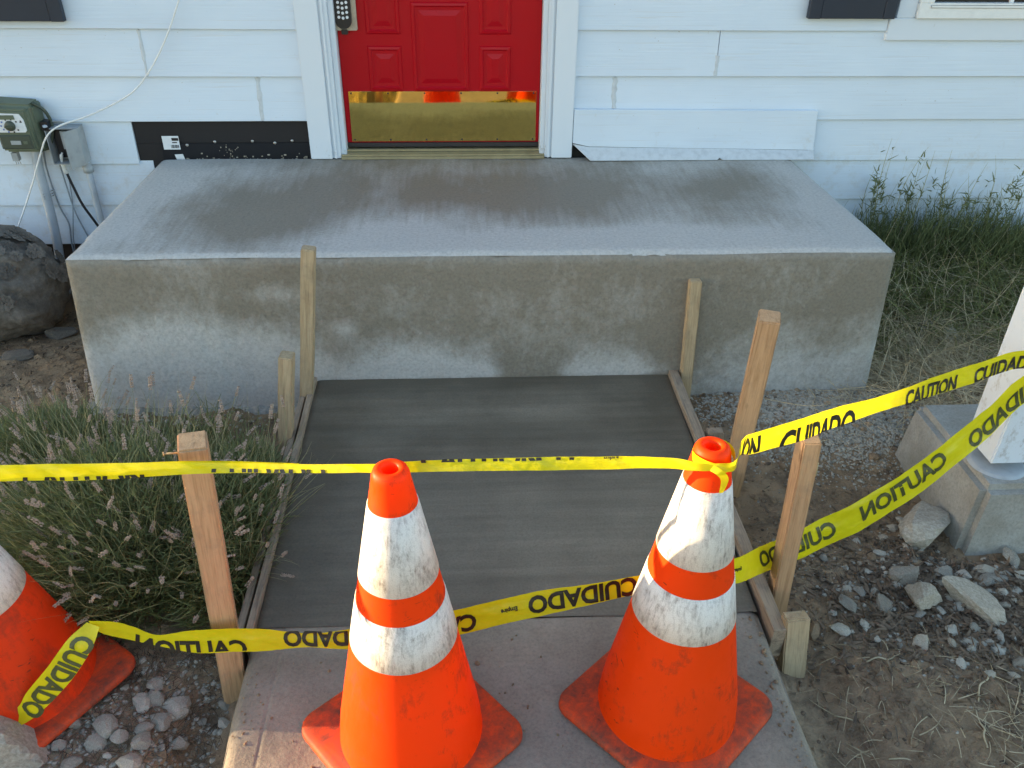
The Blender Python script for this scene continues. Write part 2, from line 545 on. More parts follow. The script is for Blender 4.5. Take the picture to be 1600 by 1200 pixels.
# ------------------------------------------------------------------ ground
def gz(x, y):
    x = np.asarray(x, float); y = np.asarray(y, float)
    z = -0.605 + 0.030 * fbm(x * 1.7, y * 1.7, 3) + 0.022 * fbm(x * 6, y * 6, 5) + 0.016 * fbm(x * 20, y * 20, 8) + 0.007 * np.abs(fbm(x * 55, y * 55, 9))
    z = z + 0.045 * np.exp(-((x - 1.35) ** 2 / 0.25 + (y + 1.25) ** 2 / 0.10))          # gravel heap by the porch corner
    z = z + 0.11 * smoothstep(1.6, 2.0, x) * smoothstep(-0.9, -0.1, y)                  # bed along the wall
    z = z - 0.055 * np.exp(-((x + 0.57) ** 2 / 0.006)) * smoothstep(-2.2, -2.35, y)     # washed-out edge of the sidewalk
    z = z - 0.055 * np.exp(-((x - 0.95) ** 2 / 0.010)) * smoothstep(-2.1, -2.3, y)
    z = z + 0.025 * np.exp(-((x - 1.25) ** 2 / 0.05 + (y + 2.38) ** 2 / 0.02))
    z = z - 0.05 * np.exp(-((x + 1.55) ** 2 / 0.06 + (y + 0.25) ** 2 / 0.06))
    inside = (x > -0.42) & (x < 0.79) & (y < -0.9)
    z = np.where(inside, -0.68, z)
    return z

def axis_lines(a, b, step, far):
    core = np.arange(a, b + 1e-6, step)
    lo = []; hi = []; d = step
    p = a
    while p > -far:
        d *= 1.5; p -= d; lo.append(p)
    d = step; p = b
    while p < far:
        d *= 1.5; p += d; hi.append(p)
    return np.concatenate([np.array(lo[::-1]), core, np.array(hi)])

def grid_faces(nx, ny):
    i = np.arange(nx - 1)[None, :] + np.arange(ny - 1)[:, None] * nx
    i = i.ravel()
    return np.stack([i, i + 1, i + 1 + nx, i + nx], 1)

gx = axis_lines(-2.6, 2.9, 0.0095, 3000); gy = axis_lines(-2.85, 0.1, 0.0095, 3000)
X, Y = np.meshgrid(gx, gy)
Z = gz(np.clip(X, -60, 60), np.clip(Y, -60, 60))
me = np_mesh('ground', np.stack([X, Y, Z], -1).reshape(-1, 3), grid_faces(len(gx), len(gy)), MT['soil'], True)
tag(mesh_obj('ground', me), kind='structure')

# ------------------------------------------------------------------ house
house = thing('house', 'white clapboard house front with red door, wide white boards and navy shutters', 'house', (0, 0, -0.6))
house_inv = Matrix.Translation((0, 0, 0.6))
def hpart(mb, name, mats, parent=None, bevel=0.0, bseg=2):
    """parts of the house are modelled in world coordinates; keep them there under the empty"""
    o = mb.build(name, mats, None, bevel, bseg)
    o.parent = parent if parent is not None else house
    if parent is None:
        o.matrix_parent_inverse = house_inv
    return o

# plain wall core, gable ends, roof (the roof throws the shade over the porch)
HX0, HX1 = -26.0, 8.0
EAVE_Y, EAVE_Z = -0.35, 2.30
mb = MB()
mb.box((HX0, 0.012, -0.36), (-0.45, 0.16, 2.3)); mb.box((0.45, 0.012, -0.36), (HX1, 0.16, 2.3)); mb.box((-0.45, 0.012, 2.06), (0.45, 0.16, 2.3))
hpart(mb, 'wall_sheathing', MT['sheath'])
mb = MB()
mb.box((HX0, 0.16, -0.40), (HX0 + 0.15, 7.8, 2.3)); mb.box((HX1 - 0.15, 0.16, -0.40), (HX1, 7.8, 2.3)); mb.box((HX0, 7.8, -0.40), (HX1, 7.95, 2.3))
hpart(mb, 'rear_wall', MT['trim'])
mb = MB()
rise = 4.35 * math.tan(R(26))
mb.hull([(HX0 - 0.3, EAVE_Y, EAVE_Z), (HX0 - 0.3, 4.0, EAVE_Z + rise), (HX0 - 0.3, 8.35, EAVE_Z), (HX0 - 0.3, 4.0, EAVE_Z + 0.22)],
        [(HX1 + 0.3, EAVE_Y, EAVE_Z), (HX1 + 0.3, 4.0, EAVE_Z + rise), (HX1 + 0.3, 8.35, EAVE_Z), (HX1 + 0.3, 4.0, EAVE_Z + 0.22)])
hpart(mb, 'roof', MT['roof'])
mb = MB()
mb.box((HX0, 0.03, -0.75), (HX1, 0.2, -0.375))
hpart(mb, 'foundation', MT['foundation'])

SP = 0.1833; Z0 = 0.5286
def board(x0, x1, k, top_clip=None, bottom_clip=None, dy=0.0, ragged=False):
    """one lapped board of course k (k = 0 has its lower edge at Z0)"""
    zb = Z0 - SP * k
    zt = zb + SP + 0.012
    if bottom_clip is not None: zb = bottom_clip
    if top_clip is not None: zt = min(zt, top_clip)
    n = max(2, int((x1 - x0) / 0.25))
    mb = MB()
    xs = np.linspace(x0, x1, n + 1)
    zl = zb + 0.0025 * (vnoise(xs * 1.3, xs * 0 + k * 3.1, 4) - 0.5)
    yb = -0.0185 + dy + 0.003 * (vnoise(xs * 1.1, xs * 0 + k * 1.7, 9) - 0.5)
    vs = []
    for x, z, y in zip(xs, zl, yb):
        vs += [(x, y + 0.0015, z), (x, y, z + 0.002), (x, -0.004 + dy * 0.5, zt), (x, 0.010, zt), (x, 0.010, z)]
    fs = []
    for i in range(n):
        for j in range(5):
            a = i * 5 + j; b = i * 5 + (j + 1) % 5
            fs.append((a, b, b + 5, a + 5))
    fs.append((4, 3, 2, 1, 0)); fs.append(tuple(n * 5 + j for j in range(5)))
    mb.add(vs, fs)
    return hpart(mb, 'siding_board', MT['siding'])

def seam(x, k, wd, zlo=None, zhi=None):
    zb = Z0 - SP * k
    za = zb + 0.004 if zlo is None else zlo
    zc = zb + SP - 0.006 if zhi is None else zhi
    mb = MB()
    rows = 9
    vs = []
    for i in range(rows):
        t = i / (rows - 1); z = za + (zc - za) * t
        yy = -0.0190 + (z - zb) / SP * 0.0135 - 0.0012
        j0 = (random.random() - 0.5) * wd * 0.5; j1 = (random.random() - 0.5) * wd * 0.5
        vs += [(x - wd / 2 + j0, yy + 0.002, z), (x - wd / 4, yy, z), (x + wd / 4, yy, z), (x + wd / 2 + j1, yy + 0.002, z)]
    fs = []
    for i in range(rows - 1):
        for j in range(3):
            a = i * 4 + j
            fs.append((a, a + 1, a + 5, a + 4))
    mb.add(vs, fs, 0, True)
    hpart(mb, 'caulk_seam', MT['caulk'])

LX, RX = -0.577, 0.561       # outer edges of the door casing
# left of the door
joints_left = {-9: -2.0, -8: -1.2, -7: -2.2, -6: -1.6, -5: -1.0, -4: -2.4, -3: -1.5, -2: -1.1, -1: -2.0, 0: -3.2, 1: -1.205, 2: -0.765, 3: -2.6, 4: -3.4, 5: -2.9}
for k in range(-9, 6):
    xe = LX
    if k == 3: xe = -1.318
    if k == 4: xe = -1.262
    if k == 5: xe = -1.255
    xj = joints_left[k]
    g = 0.0015
    board(HX0, xj - g, k); board(xj + g, xe - 0.002, k)
    if k in (1, 2, 0): seam(xj, k, 0.016 if k == 1 else 0.024)
# right of the door
joints_right = {-9: 1.9, -8: 2.9, -7: 1.2, -6: 2.4, -5: 3.1, -4: 1.6, -3: 2.2, -2: 2.9, -1: 1.3, 0: 3.2, 1: 1.16, 2: 0.735, 3: 3.0, 4: 3.6, 5: 2.7}
for k in range(-9, 6):
    xj = joints_right[k]
    g = 0.0015
    if k == 2:
        board(RX + 0.002, xj - g, k); board(xj + g, HX1, k); seam(xj, k, 0.020, zlo=0.213)
    elif k == 3:
        board(1.640, xj - g, k); board(xj + g, HX1, k)
    elif k in (4, 5):
        board(1.50, xj - g, k); board(xj + g, HX1, k)
    elif k == 0:
        board(RX + 0.002, 1.860, k); board(4.2, HX1, k)
    elif -7 <= k < 0:
        board(RX + 0.002, 1.885, k); board(4.2, HX1, k)
    else:
        board(RX + 0.002, xj - g, k); board(xj + g, HX1, k)
        if k == 1: seam(xj, k, 0.02, zhi=0.43)

# the repair board over the right-hand lower course, with a bent lower edge and a broken corner
mb = MB()
t = 0.030
out = [(0.563, 0.213), (1.630, 0.206), (1.648, 0.032), (0.636, 0.052), (0.563, 0.068)]
mb.hull([(x, -0.021, z) for x, z in out][::-1], [(x, -0.021 - 0.014, z) for x, z in out][::-1])
hpart(mb, 'repair_board', MT['siding'], bevel=0.0012, bseg=1)['label'] = 'short raised repair board with a broken lower corner'
mb = MB()
top_ = [(0.560, 0.0655), (0.633, 0.0515), (1.20, 0.0405), (1.215, 0.0405), (1.645, 0.0315)]
bot_ = [(0.572, -0.036, 0.058), (0.640, -0.078, 0.004), (1.205, -0.078, 0.0045), (1.216, -0.070, 0.012), (1.228, -0.078, 0.004), (1.640, -0.078, 0.003)]
top3 = [(x, -0.0355, z) for x, z in top_[:3]] + [(1.216, -0.0355, 0.0402)] + [(x, -0.0355, z) for x, z in top_[3:]]
top3 = [(0.564, -0.0355, 0.0655), (0.636, -0.0355, 0.0512), (1.20, -0.0355, 0.0412), (1.214, -0.0355, 0.0409), (1.23, -0.0355, 0.0406), (1.647, -0.0355, 0.0315)]
n6 = 6
mb.add(top3 + bot_ + [(x, y + 0.004, z - 0.003) for x, y, z in bot_] + [(x, y + 0.014, z - 0.010) for x, y, z in top3],
       [q for i in range(n6 - 1) for q in ((i, n6 + i, n6 + i + 1, i + 1), (n6 + i, 2 * n6 + i, 2 * n6 + i + 1, n6 + i + 1), (2 * n6 + i, 3 * n6 + i, 3 * n6 + i + 1, 2 * n6 + i + 1))]
       + [(0, 3 * n6, 2 * n6, n6), (n6 - 1, 2 * n6 - 1, 3 * n6 - 1, 4 * n6 - 1)])
hpart(mb, 'drip_edge', MT['caulk'])

# black flashing left of the door
mb = MB()
mb.box((-1.318, 0.000, 0.066), (-0.585, 0.011, 0.160), 0)
mb.box((-1.318, -0.002, -0.085), (-1.215, 0.011, 0.0655), 0)
mb.box((-1.2145, -0.006, -0.030), (-0.583, 0.011, 0.0655), 1)
hpart(mb, 'flashing', [MT['tan_mem'], MT['flashing']])
mb = MB()
mb.box((-1.205, -0.0075, 0.040), (-1.135, -0.0062, 0.098), 0)
mb.box((-1.165, -0.0085, 0.078), (-1.137, -0.0076, 0.090), 1)
for i, xx in enumerate(np.arange(-1.172, -1.140, 0.0042)):
    mb.box((xx, -0.0085, 0.046), (xx + (0.0025 if i % 3 else 0.0014), -0.0076, 0.060), 1)
mb.box((-1.165, -0.0085, 0.068), (-1.145, -0.0076, 0.072), 1)
o = hpart(mb, 'sticker', [MT['white'], MT['blackpl']])
o['label'] = 'small white barcode sticker on the black flashing'
mb = MB()
mb.hull([(-1.165, -0.0065, 0.018), (-1.130, -0.0065, 0.020), (-1.118, -0.0065, -0.03), (-1.153, -0.0065, -0.03)],
        [(-1.165, -0.0085, 0.018), (-1.130, -0.0085, 0.020), (-1.118, -0.0085, -0.03), (-1.153, -0.0085, -0.03)])
hpart(mb, 'shim', MT['white'])
for x, z in [(-1.105, 0.058), (-0.985, 0.072), (-0.825, 0.074), (-0.73, 0.066), (-0.655, 0.075)]:
    mb = MB()
    mb.lathe([(0.0001, 0.0035), (0.004, 0.003), (0.0065, 0)], 10)
    mb.v = [(x + a, -0.0062 - c, z + b) for a, b, c in mb.v]
    hpart(mb, 'nail_head', MT['nickel'])
mb = MB()     # mortar crumbs along the foot of the flashing
for i in range(60):
    x = random.uniform(-1.12, -0.6); z = -0.012 + abs(random.gauss(0, 0.012)); s = random.uniform(0.002, 0.006)
    mb.box((x, -0.009, z), (x + s * random.uniform(0.6, 2.2), -0.0058, z + s))
for i in range(26):
    x = -0.93 + random.gauss(0, 0.018); z = 0.025 + random.gauss(0, 0.02); s = random.uniform(0.0015, 0.004)
    mb.box((x, -0.009, z), (x + s, -0.0058, z + s * 1.5))
tag(hpart(mb, 'mortar_splash', MT['gravel']), kind='stuff')

# door casing
for sx in (-1, 1):
    x_out, x_mid, x_in, x_jamb = (LX, -0.483, -0.447, -0.425) if sx < 0 else (RX, 0.470, 0.440, 0.420)
    mb = MB()
    a, b = sorted((x_out, x_mid)); mb.box((a, -0.036, 0.003), (b, 0.012, 2.17))
    hpart(mb, 'casing', MT['trim'], bevel=0.003)
    mb = MB()
    a, b = sorted((x_mid, x_in)); mb.box((a, -0.028, 0.004), (b, 0.012, 2.10))
    c, d = sorted((x_mid + sx * -0.008, x_mid + sx * -0.020)); mb.box((c, -0.034, 0.004), (d, -0.0282, 2.10))
    hpart(mb, 'brickmould', MT['trim'], bevel=0.0025)
    mb = MB()
    a, b = sorted((x_in, x_jamb)); mb.box((a, -0.012, 0.012), (b, 0.12, 2.08))
    hpart(mb, 'jamb', MT['trim'], bevel=0.002)
mb = MB(); mb.box((LX, -0.037, 2.172), (RX, 0.012, 2.27)); hpart(mb, 'head_casing', MT['trim'], bevel=0.003)
mb = MB()
mb.hull([(-0.446, -0.040, 0.002), (0.440, -0.040, 0.002), (0.440, 0.12, 0.002), (-0.446, 0.12, 0.002)],
        [(-0.446, -0.040, 0.012), (0.440, -0.040, 0.012), (0.440, 0.12, 0.034), (-0.446, 0.12, 0.034)])
mb.box((-0.446, -0.030, 0.0142), (0.440, -0.022, 0.020)); mb.box((-0.424, 0.012, 0.0215), (0.419, 0.026, 0.030))
hpart(mb, 'threshold', MT['bronze'])
# door
mb = MB(); mb.box((-0.4235, 0.042, 0.052), (0.4185, 0.086, 2.075))
door = hpart(mb, 'door', MT['red'], bevel=0.002)
mb = MB(); mb.box((-0.4235, 0.036, 0.034), (0.4185, 0.080, 0.0515)); hpart(mb, 'sweep', MT['darkmetal'], door)
def door_panel(x0, x1, z0, z1):
    mb = MB()
    rings = [(0.0, 0.0425), (0.005, 0.037), (0.014, 0.0355), (0.020, 0.0415), (0.032, 0.0418), (0.052, 0.0375)]
    vs = []
    for ins, y in rings:
        vs += [(x0 + ins, y, z0 + ins), (x1 - ins, y, z0 + ins), (x1 - ins, y, z1 - ins), (x0 + ins, y, z1 - ins)]
    fs = []
    for i in range(len(rings) - 1):
        for j in range(4):
            fs.append((i * 4 + j, i * 4 + (j + 1) % 4, (i + 1) * 4 + (j + 1) % 4, (i + 1) * 4 + j))
    e = (len(rings) - 1) * 4
    fs.append((e, e + 1, e + 2, e + 3))
    mb.add(vs, fs)
    hpart(mb, 'panel', MT['red'], door)
for x0, x1 in ((-0.308, -0.165), (0.158, 0.292)):
    for z0, z1 in ((0.274, 0.456), (0.500, 1.02), (1.12, 1.60), (1.68, 1.95)):
        door_panel(x0, x1, z0, z1)
for z0, z1 in ((0.272, 0.625), (0.70, 1.25), (1.32, 1.95)):
    door_panel(-0.122, 0.116, z0, z1)
mb = MB()
mb.hull([(-0.402, 0.0352, 0.058), (0.404, 0.0352, 0.058), (0.404, 0.0412, 0.058), (-0.402, 0.0412, 0.058)], [(-0.402, 0.0396, 0.2715), (0.404, 0.0396, 0.2715), (0.404, 0.0412, 0.2715), (-0.402, 0.0412, 0.2715)])
hpart(mb, 'kick_plate', MT['brass'], door, bevel=0.0008, bseg=1)
mb = MB()
for x in np.linspace(-0.39, 0.392, 6):
    for z in (0.066, 0.2635):
        yp = 0.0350 + (z - 0.058) * 0.0206
        mb.add([(x + 0.004 * math.cos(t), yp - 0.0002, z + 0.004 * math.sin(t)) for t in np.arange(0, 6.28, 0.785)] + [(x, yp - 0.0013, z)],
               [(i, (i + 1) % 8, 8) for i in range(8)])
hpart(mb, 'screws', MT['darkmetal'], door)
# keypad lock, hanging low on the left of the door
def rounded(cx, cz, hw, hh, r, n=6):
    pts = []
    for ax, az, a0 in ((cx + hw - r, cz - hh + r, -90), (cx + hw - r, cz + hh - r, 0), (cx - hw + r, cz + hh - r, 90), (cx - hw + r, cz - hh + r, 180)):
        for i in range(n + 1):
            t = R(a0 + 90 * i / n); pts.append((ax + r * math.cos(t), az + r * math.sin(t)))
    return pts
mb = MB()
def plate(pts, y0, y1, mi):
    mb.hull([(x, y0, z) for x, z in pts], [(x, y1, z) for x, z in pts], mi)
plate(rounded(-0.385, 0.632, 0.046, 0.115, 0.006), 0.0415, 0.028, 0)
plate(rounded(-0.392, 0.637, 0.033, 0.112, 0.031), 0.0278, 0.014, 1)
plate(rounded(-0.392, 0.512, 0.013, 0.010, 0.004), 0.0415, 0.024, 1)
for r_ in range(6):
    for c_ in range(3):
        zc = 0.560 + r_ * 0.0185 - (0.003 if c_ == 1 else 0)
        if r_ >= 4: continue
        plate(rounded(-0.408 + c_ * 0.0165, zc + 0.010, 0.0056, 0.0056, 0.0052, 3), 0.0139, 0.0112, 2)
hpart(mb, 'keypad_lock', [MT['nickel'], MT['blackpl'], MT['white']], door)

# shutters
def shutter(x0, x1, z0, z1):
    mb = MB()
    mb.box((x0, -0.050, z0), (x0 + 0.05, -0.021, z1)); mb.box((x1 - 0.05, -0.050, z0), (x1, -0.021, z1))
    mb.box((x0 + 0.0505, -0.049, z0 + 0.001), (x1 - 0.0505, -0.022, z0 + 0.09)); mb.box((x0 + 0.0505, -0.049, z1 - 0.09), (x1 - 0.0505, -0.022, z1 - 0.001))
    sh = hpart(mb, 'shutter', MT['navy'], bevel=0.002, bseg=1)
    z = z0 + 0.095
    while z < z1 - 0.12:
        m2 = MB()
        m2.hull([(x0 + 0.051, -0.045, z), (x1 - 0.051, -0.045, z), (x1 - 0.051, -0.024, z + 0.028), (x0 + 0.051, -0.024, z + 0.028)],
                [(x0 + 0.051, -0.045, z + 0.006), (x1 - 0.051, -0.045, z + 0.006), (x1 - 0.051, -0.024, z + 0.034), (x0 + 0.051, -0.024, z + 0.034)])
        hpart(m2, 'slat', MT['navy'], sh)
        z += 0.034
    return sh
shutter(-1.83, -1.470, 0.560, 1.72)['label'] = 'navy shutter at the left of the house front'
shutter(1.505, 1.868, 0.580, 1.72)['label'] = 'navy shutter beside the right window'
# flat surround + window on the right
mb = MB(); mb.box((1.862, -0.024, 0.493), (4.20, 0.012, 0.580)); hpart(mb, 'window_apron', MT['trim'], bevel=0.002)
mb = MB(); mb.box((1.888, -0.022, 0.5805), (1.966, 0.012, 1.76)); hpart(mb, 'window_casing', MT['trim'], bevel=0.002)
mb = MB(); mb.box((4.08, -0.022, 0.5805), (4.20, 0.012, 1.76)); hpart(mb, 'window_casing', MT['trim'], bevel=0.002)
mb = MB()
mb.box((1.967, -0.040, 0.581), (4.079, 0.012, 0.640)); mb.box((1.967, -0.040, 0.6405), (2.025, 0.012, 1.70)); mb.box((4.02, -0.040, 0.6405), (4.079, 0.012, 1.70))
mb.box((1.967, -0.040, 1.7005), (4.079, 0.012, 1.76)); mb.box((2.012, -0.044, 0.622), (4.03, -0.0402, 0.634))
win = hpart(mb, 'window', MT['vinyl'], bevel=0.003)
mb = MB(); mb.box((2.0255, -0.006, 0.6405), (4.0195, 0.004, 1.70)); hpart(mb, 'pane', MT['glass'], win)
for xm in (2.365, 2.71, 3.05, 3.39, 3.73):
    mb = MB(); mb.box((xm - 0.008, -0.016, 0.6405), (xm + 0.008, -0.0062, 1.70)); hpart(mb, 'muntin', MT['vinyl'], win)

# ------------------------------------------------------------------ utilities on the wall
def catmull(pts, n=10):
    P = [Vector(p) for p in pts]
    P = [P[0] * 2 - P[1]] + P + [P[-1] * 2 - P[-2]]
    out = []
    for i in range(1, len(P) - 2):
        for k in range(n):
            t = k / n
            a, b, c, d = P[i - 1], P[i], P[i + 1], P[i + 2]
            out.append(0.5 * ((2 * b) + (c - a) * t + (2 * a - 5 * b + 4 * c - d) * t * t + (3 * b - a - 3 * c + d) * t ** 3))
    out.append(P[-2])
    return out

mt = thing('utility_meter', 'olive green utility box with a white dial face on the white wall', 'utility box', (-1.74, -0.02, 0.06))
def mpart(mb, name, mats, parent=mt, bevel=0.0, bseg=2):
    o = mb.build(name, mats, None, bevel, bseg)
    o.parent = parent
    if parent is mt:
        o.matrix_parent_inverse = Matrix.Translation((1.74, 0.02, -0.06))
    return o
mb = MB()
mb.hull([(-1.825, -0.022, 0.050), (-1.655, -0.022, 0.050), (-1.655, -0.022, 0.262), (-1.825, -0.022, 0.275)][::1],
        [(-1.828, -0.100, 0.060), (-1.668, -0.100, 0.060), (-1.672, -0.100, 0.250), (-1.832, -0.100, 0.258)])
mbody = mpart(mb, 'body', MT['meter'], bevel=0.012, bseg=3)
mb = MB()
mb.hull([(-1.826, -0.0995, 0.068), (-1.674, -0.0995, 0.068), (-1.678, -0.0995, 0.244), (-1.830, -0.0995, 0.250)],
        [(-1.821, -0.118, 0.074), (-1.682, -0.118, 0.074), (-1.690, -0.122, 0.236), (-1.825, -0.122, 0.240)])
mpart(mb, 'front_cover', MT['meter'], bevel=0.006)
mb = MB()
mb.hull([(-1.818, -0.1178, 0.080), (-1.690, -0.1178, 0.080), (-1.692, -0.1190, 0.140), (-1.818, -0.1190, 0.140)],
        [(-1.812, -0.1250, 0.086), (-1.698, -0.1250, 0.086), (-1.700, -0.1250, 0.134), (-1.812, -0.1250, 0.134)])
mb.box((-1.775, -0.1275, 0.100), (-1.735, -0.1252, 0.116), 1); mb.box((-1.725, -0.1275, 0.102), (-1.708, -0.1252, 0.114), 2)
mpart(mb, 'lower_door', [MT['meter_dark'], MT['grey'], MT['meter']])
mb = MB()
pts = [(-1.812, 0.150), (-1.704, 0.150), (-1.698, 0.158), (-1.700, 0.200), (-1.712, 0.224), (-1.812, 0.228)]
mb.hull([(x, -0.1195, z) for x, z in pts], [(x, -0.1255, z) for x, z in pts], 0)
pts = [(-1.790, 0.203), (-1.732, 0.203), (-1.734, 0.220), (-1.788, 0.220)]
mb.hull([(x, -0.1257, z) for x, z in pts], [(x, -0.1285, z) for x, z in pts], 1)
for i in range(9):      # printed marks round the dial
    t = R(40 + i * 35)
    x, z = -1.758 + 0.036 * math.cos(t), 0.177 + 0.026 * math.sin(t)
    mb.box((x - 0.003, -0.1268, z - 0.003), (x + 0.003, -0.1257, z + 0.003), 2 if 2 < i < 7 else 3)
mb.add([(-1.717, -0.1268, 0.190), (-1.707, -0.1268, 0.190), (-1.712, -0.1268, 0.202)], [(0, 1, 2)], 3)
mpart(mb, 'dial_face', [MT['white'], MT['meter'], MT['blue'], MT['blackpl']])
mb = MB()
mb.lathe([(0.0001, 0.012), (0.016, 0.012), (0.019, 0.009), (0.021, 0)], 24)
mb.v = [(-1.758 + a, -0.1258 - c, 0.177 + b) for a, b, c in mb.v]
mb.box((-1.773, -0.146, 0.1735), (-1.743, -0.1376, 0.1805), 0)
mpart(mb, 'knob', MT['meter_dark'])
mb = MB()
mb.tube(catmull([(-1.672, -0.07, 0.255), (-1.640, -0.06, 0.225), (-1.628, -0.05, 0.180), (-1.632, -0.05, 0.130), (-1.650, -0.05, 0.085)], 6), 0.007, 8, 0)
mb.box((-1.656, -0.085, 0.145), (-1.628, -0.035, 0.180), 1)
mb.lathe([(0.0001, 0.01), (0.009, 0.008), (0.010, 0)], 12, 2, (-1.640, -0.085, 0.16))
mpart(mb, 'side_hinge', [MT['meter_dark'], MT['blackpl'], MT['conduit']])
mb = MB()
mb.box((-1.812, -0.085, 0.018), (-1.788, -0.060, 0.052)); 
for i in range(3): mb.tube([(-1.808 + i * 0.008, -0.072, 0.018), (-1.807 + i * 0.009, -0.072, 0.0)], 0.0015, 5)
mpart(mb, 'cable_tail', MT['grey'])

jb = thing('junction_box', 'open grey steel junction box beside the green utility box', 'junction box', (-1.57, -0.02, 0.0))
def jpart(mb, name, mats, bevel=0.0):
    o = mb.build(name, mats, None, bevel); o.parent = jb
    o.matrix_parent_inverse = Matrix.Translation((1.57, 0.02, 0.0)); return o
mb = MB()
mb.box((-1.645, -0.024, 0.005), (-1.520, -0.021, 0.150))
mb.box((-1.645, -0.085, 0.1505), (-1.515, -0.0205, 0.1535)); mb.box((-1.645, -0.085, 0.002), (-1.520, -0.0205, 0.0045)); mb.box((-1.6485, -0.085, 0.002), (-1.6455, -0.0205, 0.1535))
mb.box((-1.5195, -0.085, 0.002), (-1.5165, -0.0205, 0.150))
jpart(mb, 'case', MT['grey'])
mb = MB()
mb.hull([(-1.552, -0.150, 0.000), (-1.549, -0.150, 0.000), (-1.514, -0.086, 0.000), (-1.518, -0.086, 0.000)], [(-1.552, -0.150, 0.155), (-1.549, -0.150, 0.155), (-1.514, -0.086, 0.155), (-1.518, -0.086, 0.155)])
jpart(mb, 'lid', MT['grey'], 0.001)
mb = MB()
mb.box((-1.600, -0.060, 0.060), (-1.560, -0.0245, 0.135), 0); mb.box((-1.585, -0.062, 0.085), (-1.565, -0.0602, 0.125), 1)
mb.box((-1.635, -0.045, 0.020), (-1.600, -0.0245, 0.135), 1)
jpart(mb, 'terminal', [MT['grey'], MT['blackpl']])
mb = MB()
mb.tube(catmull([(-1.640, -0.05, 0.158), (-1.640, -0.05, 0.172), (-1.600, -0.05, 0.174), (-1.575, -0.05, 0.170), (-1.570, -0.05, 0.156)], 5), 0.003, 6)
jpart(mb, 'handle', MT['grey'])

mb = MB()
mb.tube(catmull([(-1.715, -0.060, 0.075), (-1.730, -0.055, -0.02), (-1.737, -0.050, -0.174), (-1.748, -0.050, -0.354), (-1.770, -0.05, -0.528), (-1.772, -0.05, -0.62)], 8), 0.0195, 14)
o = thing('electrical_conduit', 'thick grey conduit running down from the green utility box into the soil', 'conduit', (-1.77, -0.05, -0.6), group='conduits on the left wall')
p = mb.build('pipe', MT['conduit']); p.parent = o; p.matrix_parent_inverse = Matrix.Translation((1.77, 0.05, 0.6))
mb = MB()
for dz in (0, 0.010, 0.022): mb.tube([(-1.765, -0.022, -0.152 + dz), (-1.735, -0.075, -0.155 + dz), (-1.708, -0.022, -0.152 + dz)], 0.002, 6)
p = mb.build('strap', MT['grey']); p.parent = o; p.matrix_parent_inverse = Matrix.Translation((1.77, 0.05, 0.6))
mb = MB()
mb.tube([(-1.528, -0.045, 0.001), (-1.532, -0.042, -0.10), (-1.534, -0.042, -0.254), (-1.530, -0.045, -0.40), (-1.530, -0.045, -0.62)], 0.0135, 12)
o = thing('electrical_conduit', 'thin grey conduit running down from the open junction box behind the porch', 'conduit', (-1.53, -0.045, -0.6), group='conduits on the left wall')
p = mb.build('pipe', MT['conduit']); p.parent = o; p.matrix_parent_inverse = Matrix.Translation((1.53, 0.045, 0.6))
mb = MB()
mb.lathe([(0.0137, -0.02), (0.021, -0.02), (0.021, 0.006), (0.017, 0.008), (0.017, 0.022), (0.0137, 0.022)], 12, 0, (-1.530, -0.044, -0.025))
p = mb.build('connector', MT['grey']); p.parent = o; p.matrix_parent_inverse = Matrix.Translation((1.53, 0.045, 0.6))

def cable(pts, r, mat, label, end=None):
    mb = MB(); mb.tube(catmull(pts, 10), r, 8)
    o = mb.build('cable', mat)
    return tag(o, label, 'cable')
cable([(-0.93, -0.035, 0.80), (-1.000, -0.035, 0.67), (-1.079, -0.036, 0.524), (-1.158, -0.038, 0.407), (-1.245, -0.045, 0.310), (-1.334, -0.055, 0.255), (-1.462, -0.09, 0.204), (-1.560, -0.13, 0.178), (-1.620, -0.14, 0.135),
       (-1.675, -0.14, 0.045), (-1.735, -0.14, -0.065), (-1.80, -0.15, -0.18), (-1.865, -0.19, -0.30), (-1.93, -0.22, -0.41), (-2.05, -0.22, -0.55)], 0.0036, MT['cable_w'],
      'long white cable draped from the wall over the green utility box to the ground')
cable([(-1.640, -0.055, 0.13), (-1.650, -0.035, 0.05), (-1.648, -0.03, -0.10), (-1.640, -0.03, -0.242), (-1.600, -0.03, -0.42), (-1.57, -0.03, -0.63)], 0.0032, MT['cable_g'],
      'thin grey cable hanging straight down beside the open junction box')
cable([(-1.625, -0.03, -0.047), (-1.645, -0.028, -0.197), (-1.690, -0.028, -0.395), (-1.70, -0.03, -0.63)], 0.0022, MT['cable_g'],
      'thinnest grey wire hanging from the white cable plug to the ground')
cable([(-1.70, -0.03, 0.055), (-1.712, -0.026, -0.04), (-1.705, -0.026, -0.2), (-1.686, -0.026, -0.29), (-1.70, -0.026, -0.40), (-1.70, -0.03, -0.63)], 0.0035, MT['cable_g'],
      'wavy grey cable between the thick conduit and the junction box')
ck = thing('coaxial_cable', 'short black cable with a white plug below the open junction box', 'cable', (-1.56, -0.04, -0.3))
def cpart(mb, name, mats):
    o = mb.build(name, mats); o.parent = ck; o.matrix_parent_inverse = Matrix.Translation((1.56, 0.04, 0.3)); return o
mb = MB(); mb.tube(catmull([(-1.622, -0.05, -0.045), (-1.612, -0.05, -0.10), (-1.592, -0.05, -0.19), (-1.556, -0.045, -0.284), (-1.49, -0.04, -0.45)], 8), 0.0058, 8); cpart(mb, 'cord', MT['blackpl'])
